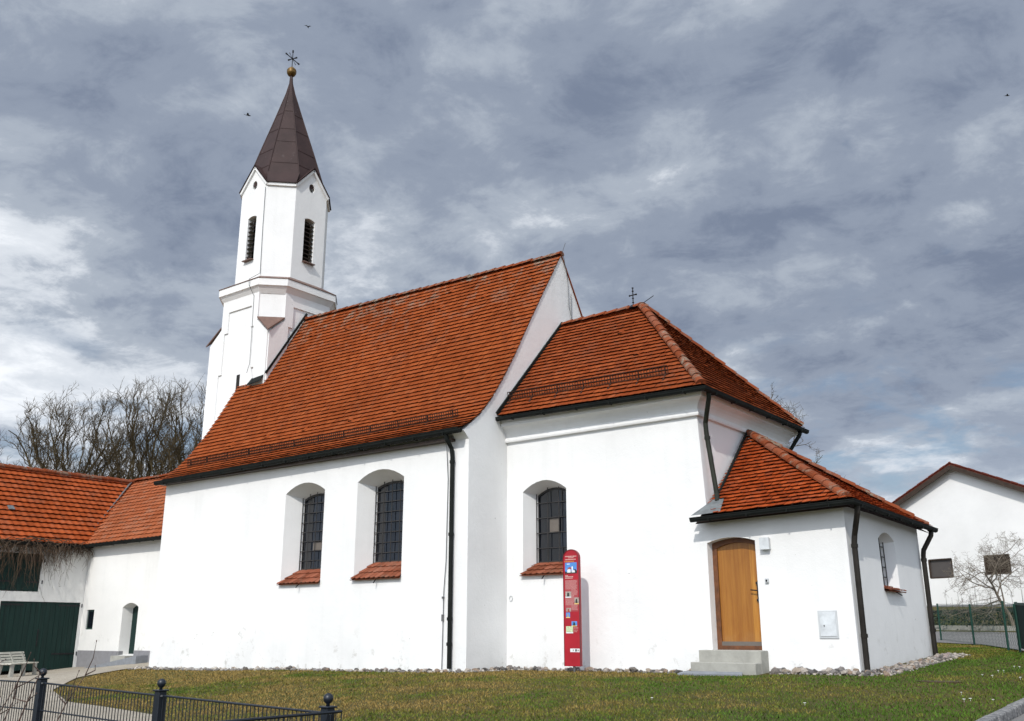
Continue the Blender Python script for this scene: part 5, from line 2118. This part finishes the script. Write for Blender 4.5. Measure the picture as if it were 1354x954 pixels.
# ------------------------------------------------------------------ trees
def bare_tree(name, label, base, height, seed, spread=.62, limbs=7, trunk_r=.28, fork=.22, levels=4, mat='bark', twig='dark_bark', up=.10, kids=(7, 6, 6, 5), parts=True,
              cat='tree', group=None, ratio=(.62, .55, .55, .5), thin=1.0, stems=1, env=None, stem=.66):
    r = random.Random(seed)
    A, B = MB(), MB()

    def grow(p, d, L, rad, lev):
        mb = A if lev <= 1 else B
        seg = (8, 7, 5, 4, 3)[min(lev, 4)]
        pts, rads = [p.copy()], [rad]
        wob = (.10, .17, .22, .26, .3)[min(lev, 4)]
        for k in range(seg):
            if env and lev >= 1:
                e = p - env[0]
                if (e.x / env[1]) ** 2 + (e.y / env[1]) ** 2 + (e.z / env[2]) ** 2 > r.uniform(.85, 1.15):
                    break
            d = (d + Vector((r.gauss(0, wob), r.gauss(0, wob), r.gauss(0, wob) + up * (1 if lev > 0 else .3)))).normalized()
            p = p + d * (L / seg)
            pts.append(p.copy())
            rads.append(rad * lerp(1, .28 if lev < levels else .5, (k + 1) / seg))
        if len(pts) < 2:
            return
        seg = len(pts) - 1
        mb.tube(pts, rads, (8, 6, 4, 3, 3)[min(lev, 4)], cap=False)
        if lev >= levels:
            return
        n = kids[lev]
        for k in range(n):
            lo = (fork, .22, .2, .15)[lev]
            t = lo + (1 - lo) * (k + r.random() * .9) / n
            t = min(t, .99)
            f = t * seg
            i = min(int(f), seg - 1)
            q = pts[i].lerp(pts[i + 1], f - i)
            ax = (pts[i + 1] - pts[i]).normalized()
            side = ax.orthogonal()
            side.rotate(Matrix.Rotation(r.uniform(0, 2 * math.pi), 3, ax))
            ang = r.uniform(.55, 1.05) * spread / .62
            nd = (ax * math.cos(ang) + side * math.sin(ang)).normalized()
            LL = L * ratio[lev] * r.uniform(.7, 1.2) * (1.15 - .5 * t)
            rr = min(rads[i] * .62, rad * r.uniform(.36, .52)) * (1 if lev else 1.05)
            grow(q, nd, LL, max(rr, .006 * thin), lev + 1)

    for s in range(stems):
        d0 = Vector((r.gauss(0, .05), r.gauss(0, .05), 1)) if stems == 1 else Vector((r.gauss(0, .35), r.gauss(0, .35), 1)).normalized()
        grow(Vector(base), d0, height * stem, trunk_r * (1 if s == 0 else .7), 0)
    if parts:
        root = thing(name, label, cat, base, group)
        A.build('trunk', mat, root, normals=False)
        B.build('crown', twig, root, normals=False)
        return root
    A.v, A.f, A.mi, A.t = A.v + B.v, A.f + [tuple(i + len(A.v) for i in f) for f in B.f], A.mi + B.mi, A.t + B.t
    o = A.build(name, twig, normals=False)
    tag(o, label, cat, group)
    return o


def dome_tree(label, base, seed, centre_z, rx, rz, group, trunk_h=5.0, limbs=26, trunk_r=.40, sub=12, twigs=6, twiglets=3):
    """broad leafless crown: limbs fan out from a short trunk to points spread over a dome"""
    r = random.Random(seed)
    A, B = MB(), MB()
    base = Vector(base)
    cen = Vector((base.x, base.y, base.z + centre_z))

    def rough(p, q, c, n, w):
        pts = []
        for k in range(n + 1):
            t = k / n
            v = p * (1 - t) ** 2 + c * 2 * t * (1 - t) + q * t * t
            if 0 < k < n:
                v = v + Vector((r.gauss(0, w), r.gauss(0, w), r.gauss(0, w)))
            pts.append(v)
        return pts
    def rnd():
        return Vector((r.gauss(0, 1), r.gauss(0, 1), r.gauss(0, 1))).normalized()
    tr = rough(base, base + Vector((r.uniform(-.4, .4), r.uniform(-.4, .4), trunk_h + 1.5)), base + Vector((r.uniform(-.3, .3), 0, trunk_h * .5)), 7, .06)
    A.tube(tr, [lerp(trunk_r, trunk_r * .45, k / 7) for k in range(8)], 8, cap=False)
    for i in range(limbs):
        el = math.asin(lerp(-.08, 1.0, ((i + .5) / limbs) ** .8))
        az = i * 2.39996 + r.uniform(-.35, .35)
        f = r.uniform(.82, 1.04)
        T = cen + Vector((rx * math.cos(el) * math.cos(az), rx * math.cos(el) * math.sin(az), rz * math.sin(el))) * f
        st = tr[r.choice((2, 3, 4, 5, 6, 7)) if el < .8 else r.choice((5, 6, 7))]
        d = T - st
        ctl = st + d * .45 + Vector((0, 0, r.uniform(.02, .16) * d.length)) - Vector((d.x, d.y, 0)) * .10
        lp = rough(st, T, ctl, 9, .16)
        lr = r.uniform(.07, .15) * trunk_r / .4
        A.tube(lp, [lerp(lr, .022, (k / 9) ** .8) for k in range(10)], 6, cap=False)
        for j in range(sub):
            t = r.uniform(.16, 1.0) ** .6
            k = min(8, int(t * 9))
            q = lp[k].lerp(lp[k + 1], t * 9 - k)
            tan = (lp[k + 1] - lp[k]).normalized()
            out = (q - cen - Vector((0, 0, -rz * .6))).normalized()
            dd = (tan * .9 + out * .5 + rnd() * .75 + Vector((0, 0, .25))).normalized()
            L = r.uniform(1.1, 2.9) * (1.25 - .5 * t)
            e = q + dd * L
            ev = e - cen
            s2 = (ev.x / rx) ** 2 + (ev.y / rx) ** 2 + (ev.z / rz) ** 2
            if s2 > 1.12:
                e = cen + ev / math.sqrt(s2) * r.uniform(.97, 1.06)
            bp = rough(q, e, q.lerp(e, .5) + rnd() * L * .12, 5, .05)
            br = lerp(.045, .018, t)
            B.tube(bp, [lerp(br, .010, n / 5) for n in range(6)], 4, cap=False)
            for m in range(twigs):
                u = r.uniform(.25, 1.0)
                k2 = min(4, int(u * 5))
                w = bp[k2].lerp(bp[k2 + 1], u * 5 - k2)
                d2 = ((bp[k2 + 1] - bp[k2]).normalized() * .8 + rnd() * .8 + Vector((0, 0, .35))).normalized()
                L2 = r.uniform(.35, 1.0)
                x1 = w + d2 * L2 * .5 + rnd() * .04
                x2 = w + d2 * L2 + rnd() * .08 + Vector((0, 0, .05))
                B.tube([w, x1, x2], [.014, .011, .006], 3, cap=False)
                for c in range(twiglets):
                    o = w.lerp(x2, r.uniform(.3, 1))
                    d3 = (d2 * .7 + rnd() * .8 + Vector((0, 0, .25))).normalized()
                    B.tube([o, o + d3 * r.uniform(.18, .5)], [.009, .005], 3, cap=False)
    root = thing('bare_tree', label, 'tree', base, group)
    A.build('trunk', 'bark', root, normals=False)
    B.build('crown', 'dark_bark', root, normals=False)


TG = 'tall bare trees behind the barn roof'
dome_tree('leafless tree with wide leaning limbs, leftmost of the three behind the barn roof', (-55.0, 28.6, -.3), 3, 7.8, 4.8, 7.0, TG)
dome_tree('leafless tree with upright crown, middle one of three behind the barn roof', (-53.4, 32.0, -.3), 8, 8.4, 4.3, 7.4, TG)
dome_tree('leafless tree with dark trunk, nearest the church tower of the three', (-51.6, 34.2, -.3), 5, 8.4, 4.3, 7.4, TG)
bare_tree('bare_tree', 'leafless tree rising behind the choir roof, only thin top twigs showing', (-17.2, 42.5, .5), 12.6, 14, .5, trunk_r=.22, kids=(8, 6, 5, 4), mat='dark_bark', thin=1.5)
bare_tree('bare_tree', 'small spreading leafless tree in front of the white house', (-7.28, 38.9, .78), 3.6, 33, .88, trunk_r=.075, fork=.36, kids=(10, 8, 6, 5), up=.0, mat='pale_bark', twig='pale_bark', ratio=(.95, .58, .50, .46), thin=.75)


def twig_shrub():
    r = random.Random(9)
    root = None
    mb = MB()
    base = Vector((-5.95, 2.75, H(-5.9, 2.75)))
    ends = [((-5.62, 3.18, .58), .009), ((-5.72, 2.96, .60), .012), ((-6.05, 2.95, .50), .010), ((-6.1, 2.7, .68), .008), ((-5.9, 2.9, .45), .012), ((-6.2, 2.8, .55), .008), ((-5.85, 2.62, .56), .009)]
    for e, w in ends:
        e = Vector(e)
        b = base + Vector((r.uniform(-.15, .15), r.uniform(-.12, .12), 0))
        pts = [b]
        for k in range(1, 8):
            t = k / 7
            pts.append(b.lerp(e, t) + Vector((r.gauss(0, .012), r.gauss(0, .012), .05 * math.sin(math.pi * t))))
        mb.tube(pts, [lerp(w, .0025, k / 7) for k in range(8)], 6, cap=False)
        for k in range(3, 8):
            for q in range(2):
                d = Vector((r.gauss(0, .5), r.gauss(0, .5), r.uniform(.1, .8))).normalized() * r.uniform(.06, .22)
                m = pts[k] + d * .5 + Vector((r.gauss(0, .01), r.gauss(0, .01), 0))
                mb.tube([pts[k], m, pts[k] + d], [.004, .003, .0015], 4, cap=False)
                mb.lathe(pts[k] + d, [(.001, -.006), (.004, 0), (.001, .006)], 5)
    o = mb.build('shrub', 'reddish_twig', normals=False)
    tag(o, 'leafless reddish twigs of a shrub in the lower left corner before the fence', 'shrub')


twig_shrub()


# ------------------------------------------------------------------ stones, grass, small things
def stones():
    r = random.Random(17)
    import bmesh
    variants = []
    for k in range(14):
        bm = bmesh.new()
        bmesh.ops.create_icosphere(bm, subdivisions=1 if k % 2 else 2, radius=1)
        sc = Vector((1, r.uniform(.65, .95), r.uniform(.45, .75)))
        off = Vector((r.uniform(0, 99), r.uniform(0, 99), 0))
        for v in bm.verts:
            f = 1 + .50 * noise.noise(v.co * 1.2 + off) + .18 * noise.noise(v.co * 3 + off)
            v.co = Vector((v.co.x * sc.x, v.co.y * sc.y, v.co.z * sc.z)) * f
            q = .25                                   # flatten some sides
            v.co.x = max(-.8, min(.85, v.co.x))
        me = bpy.data.meshes.new('stone')
        bm.to_mesh(me)
        bm.free()
        me.materials.append(M['stone'])
        me.polygons.foreach_set('use_smooth', [False] * len(me.polygons))
        variants.append(me)
    strips = [((-26.9, 16.62), (-14.05, 16.62), .28, .055, 330), ((-13.98, 16.75), (-13.98, 18.15), .3, .06, 40), ((-13.9, 18.15), (-9.35, 18.15), .34, .06, 130),
              ((-7.75, 18.20), (-5.75, 18.15), .34, .075, 75), ((-5.70, 18.1), (-5.66, 23.8), .46, .050, 380)]
    lst = []
    for a, b, wd, sz, n in strips:
        for k in range(n):
            t = r.random()
            x = lerp(a[0], b[0], t) + (r.uniform(-.5, .5) * wd if a[0] == b[0] or abs(a[0] - b[0]) < .3 else 0)
            y = lerp(a[1], b[1], t) + (r.uniform(-.5, .5) * wd if abs(a[0] - b[0]) >= .3 else 0)
            s = sz * r.uniform(.55, 1.35)
            lst.append((x, y, s))
    # the largest in view stay individuals, the many small ones are one heap
    cam_d = lambda p: math.hypot(p[0], p[1])
    lst.sort(key=lambda p: -p[2] / cam_d(p))
    lst.insert(0, (-10.62, 17.98, .115))
    G = 'loose stones along the church walls'
    lab = 'small grey or beige rubble stone at the foot of the church walls'
    for k, (x, y, s) in enumerate(lst[:298]):
        o = bpy.data.objects.new('stone', r.choice(variants))
        COL.objects.link(o)
        o.location = (x, y, H(x, y) + s * .30 + r.uniform(0, .025))
        o.scale = (s, s, s)
        o.rotation_euler = (r.uniform(-.4, .4), r.uniform(-.4, .4), r.uniform(0, 6.28))
        tag(o, lab, 'stone', G)
    bpy.data.objects.get('stone')['label'] = 'largest pale block of stone in the rubble strip between red sign and steps'
    mb = MB()
    rest = lst[298:]
    for k in range(900):
        a, b, wd, sz, n = r.choice(strips)
        t = r.random()
        flat = abs(a[0] - b[0]) >= .3
        x = lerp(a[0], b[0], t) + (0 if flat else r.uniform(-.6, .6) * wd)
        y = lerp(a[1], b[1], t) + (r.uniform(-.6, .6) * wd if flat else 0)
        rest.append((x, y, r.uniform(.018, .04)))
    for x, y, s in rest:
        me = r.choice(variants)
        mt = Matrix.Translation((x, y, H(x, y) + s * .3)) @ Matrix.Rotation(r.uniform(0, 6.28), 4, 'Z') @ Matrix.Scale(s, 4)
        mb.tint = r.random()
        base = len(mb.v)
        for v in me.vertices:
            mb.vert(mt @ v.co)
        for p in me.polygons:
            mb.face([base + i for i in p.vertices])
    o = mb.build('rubble', 'rubble', normals=False)
    tag(o, 'band of small rubble between the larger stones along the church walls', 'rubble', kind='stuff')


stones()


def in_poly(x, y, poly):
    c = np.zeros(len(x), bool)
    j = len(poly) - 1
    for i in range(len(poly)):
        xi, yi = poly[i]
        xj, yj = poly[j]
        m = ((yi > y) != (yj > y)) & (x < (xj - xi) * (y - yi) / (yj - yi + 1e-12) + xi)
        c ^= m
        j = i
    return c


def vnoise(x, y, s, seed):
    """cheap smooth value noise"""
    g = np.random.default_rng(seed).random((64, 64))
    x, y = x * s, y * s
    xi, yi = np.floor(x).astype(int), np.floor(y).astype(int)
    fx, fy = x - xi, y - yi
    fx, fy = fx * fx * (3 - 2 * fx), fy * fy * (3 - 2 * fy)
    G = lambda a, b: g[a % 64, b % 64]
    return (G(xi, yi) * (1 - fx) + G(xi + 1, yi) * fx) * (1 - fy) + (G(xi, yi + 1) * (1 - fx) + G(xi + 1, yi + 1) * fx) * fy


def grass():
    g = np.random.default_rng(5)
    N = 640000
    x = g.uniform(-28.5, 0.5, N)
    y = g.uniform(6.5, 36, N)
    keep = np.ones(N, bool)
    path = PATH_L + PATH_R[::-1]
    road = ROAD_L + ROAD_R[::-1]
    edge = (vnoise(x, y, 1.3, 8) - .5) * .9
    keep &= ~in_poly(x + edge, y + edge * .6, path)
    keep &= ~in_poly(x - .14, y, road)
    keep &= ~((x > -26.9) & (x < -14.0) & (y > 16.62))
    keep &= ~((x > -14.4) & (x < -5.65) & (y > 18.12) & (y < 24.2))
    keep &= ~((x > -9.35) & (x < -7.75) & (y > 17.75) & (y < 18.5))
    keep &= ~((x < -14) & (y > 16.6))
    keep &= ~((x < -8.8) & (y > 24))
    dist = np.hypot(x, y)
    keep &= g.random(N) < np.clip(1.35 - dist / 42, .2, 1)
    x, y = x[keep], y[keep]
    n = len(x)
    z = np.concatenate([heights(x[i:i + 20000], y[i:i + 20000]) for i in range(0, n, 20000)])
    a = g.uniform(0, 2 * np.pi, n)
    h = g.uniform(.012, .036, n) * (0.8 + .5 * vnoise(x, y, .9, 3)) * np.where(g.random(n) < .02, 1.6, 1)
    w = g.uniform(.0035, .0075, n) * (1 + np.hypot(x, y) / 22)
    lean = g.normal(0, .55, (n, 2)) * h[:, None]
    v = np.zeros((n, 3, 3))
    v[:, 0] = np.stack([x - np.cos(a) * w, y - np.sin(a) * w, z - .004], 1)
    v[:, 1] = np.stack([x + np.cos(a) * w, y + np.sin(a) * w, z - .004], 1)
    v[:, 2] = np.stack([x + lean[:, 0], y + lean[:, 1], z + h], 1)
    me = bpy.data.meshes.new('grass')
    me.vertices.add(n * 3)
    me.vertices.foreach_set('co', v.ravel())
    me.loops.add(n * 3)
    me.loops.foreach_set('vertex_index', np.arange(n * 3))
    me.polygons.add(n)
    me.polygons.foreach_set('loop_start', np.arange(n) * 3)
    me.polygons.foreach_set('loop_total', np.full(n, 3))
    me.update()
    # dry straw, olive and fresh green blades in patches; greener towards the right
    p = .40 * vnoise(x, y, .33, 11) + .35 * vnoise(x, y, 1.1, 12) + .25 * vnoise(x, y, 3.4, 13)
    green = np.clip((p - .5) * 2.6 + .40 + (x + 13) * .038 + g.normal(0, .16, n), 0, 1)
    dry = np.array([.200, .138, .042])
    olive = np.array([.112, .112, .018])
    fresh = np.array([.050, .100, .009])
    col = np.where(green[:, None] < .5, dry + (olive - dry) * (green[:, None] / .5), olive + (fresh - olive) * ((green[:, None] - .5) / .5))
    col = col * g.uniform(.75, 1.65, n)[:, None]
    c4 = np.ones((n, 3, 4))
    c4[:, :, :3] = col[:, None, :]
    at = me.attributes.new('tint', 'FLOAT_COLOR', 'POINT')
    at.data.foreach_set('color', c4.ravel())
    me.materials.append(M['grass_blade'])
    o = bpy.data.objects.new('grass', me)
    COL.objects.link(o)
    tag(o, 'short patchy lawn grass, straw brown on the left and greener on the right', 'grass', kind='stuff')


grass()


def daisies():
    r = random.Random(6)
    pts = [(1274.5, 925), (1283, 924), (1313, 925.5), (1320, 887), (1327, 887), (1348, 882), (1341, 881.5), (1349, 896), (1299, 892.5), (1312, 893.5), (1271, 916), (1064, 870 + 60), (862, 923)]
    f, cx, cy = 1260., 677., 477.
    p, yw = R(15.862), R(37.5)
    fw = Vector((-math.sin(yw) * math.cos(p), math.cos(yw) * math.cos(p), math.sin(p)))
    rt = Vector((math.cos(yw), math.sin(yw), 0))
    upv = rt.cross(fw)
    first = None
    for k, (a, b) in enumerate(pts):
        d = fw + rt * ((a - cx) / f) - upv * ((b - cy) / f)
        t = 8 / Vector((d.x, d.y)).length
        for it in range(900):                        # walk along the sight line down to the lawn
            q = Vector((0, 0, .83)) + d * t
            if q.z < H(q.x, q.y) + .035:
                break
            t += .02
        if first is None:
            mb = MB()
            mb.lathe((0, 0, .035), [(.003, -.002), (.016, 0), (.015, .004), (.002, .003)], 10)
            mb.tube([(0, 0, -.01), (0, 0, .035)], .0016, 4, cap=False)
            first = mb.build('daisy', 'white_petal', normals=False)
            o = first
        else:
            o = first.copy()
            COL.objects.link(o)
        s = r.uniform(.8, 1.5)
        o.scale = (s, s, 1)
        o.location = (q.x, q.y, H(q.x, q.y))
        tag(o, 'tiny white daisy standing in the lawn', 'flower', 'white daisies in the lawn')


daisies()

# slab before the steps, ground hole, birds
mb = MB()
mb.prism([(-9.42, 17.62, .035), (-8.05, 17.60, .045), (-8.12, 17.78, .085), (-9.36, 17.80, .075)], (0, 0, -.09))
tag(mb.build('stone_slab', 'slab_grey'), 'narrow grey slab lying in front of the concrete church steps', 'slab')
mb = MB()
c = Vector((-4.55, 17.6, H(-4.55, 17.6) + .012))
ring = []
for k in range(14):
    a = 2 * math.pi * k / 14
    ring.append((c.x + .36 * math.cos(a), c.y + .26 * math.sin(a), c.z))
mb.prism(ring, (0, 0, -.06))
tag(mb.build('drain_cover', 'dark_bark'), 'flat round drain cover sunk in the lawn right of the porch', 'drain cover')


def bird(loc, s, yaw, lab):
    mb = MB()
    pts = [(-.16, 0, 0), (-.08, 0, .012), (.03, 0, .015), (.12, 0, .02), (.17, 0, .018)]
    mb.tube(pts, [.008, .035, .045, .03, .006], 8)
    for sy in (-1, 1):
        mb.prism([(.05, 0, .03), (-.06, 0, .03), (-.10, sy * .20, .09), (-.09, sy * .38, .06), (.0, sy * .22, .10)], (0, 0, .008))
    mb.prism([(-.15, .02, 0), (-.15, -.02, 0), (-.26, -.05, .005), (-.26, .05, .005)], (0, 0, .008))
    o = mb.build('bird', 'bird_black')
    o.location = loc
    o.scale = (s, s, s)
    o.rotation_euler = (.3, .1, yaw)
    tag(o, lab, 'bird', 'birds high in the sky')


bird((-44.92, 31.74, 31.5), 1.0, 1.0, 'tiny dark bird in flight just left of the church spire')
bird((-46.89, 37.44, 41.84), .8, 2.0, 'tiny dark bird in flight high above the church spire')
bird((-8.65, 69.46, 37.66), .9, .4, 'tiny dark bird in flight at the far right of the sky')
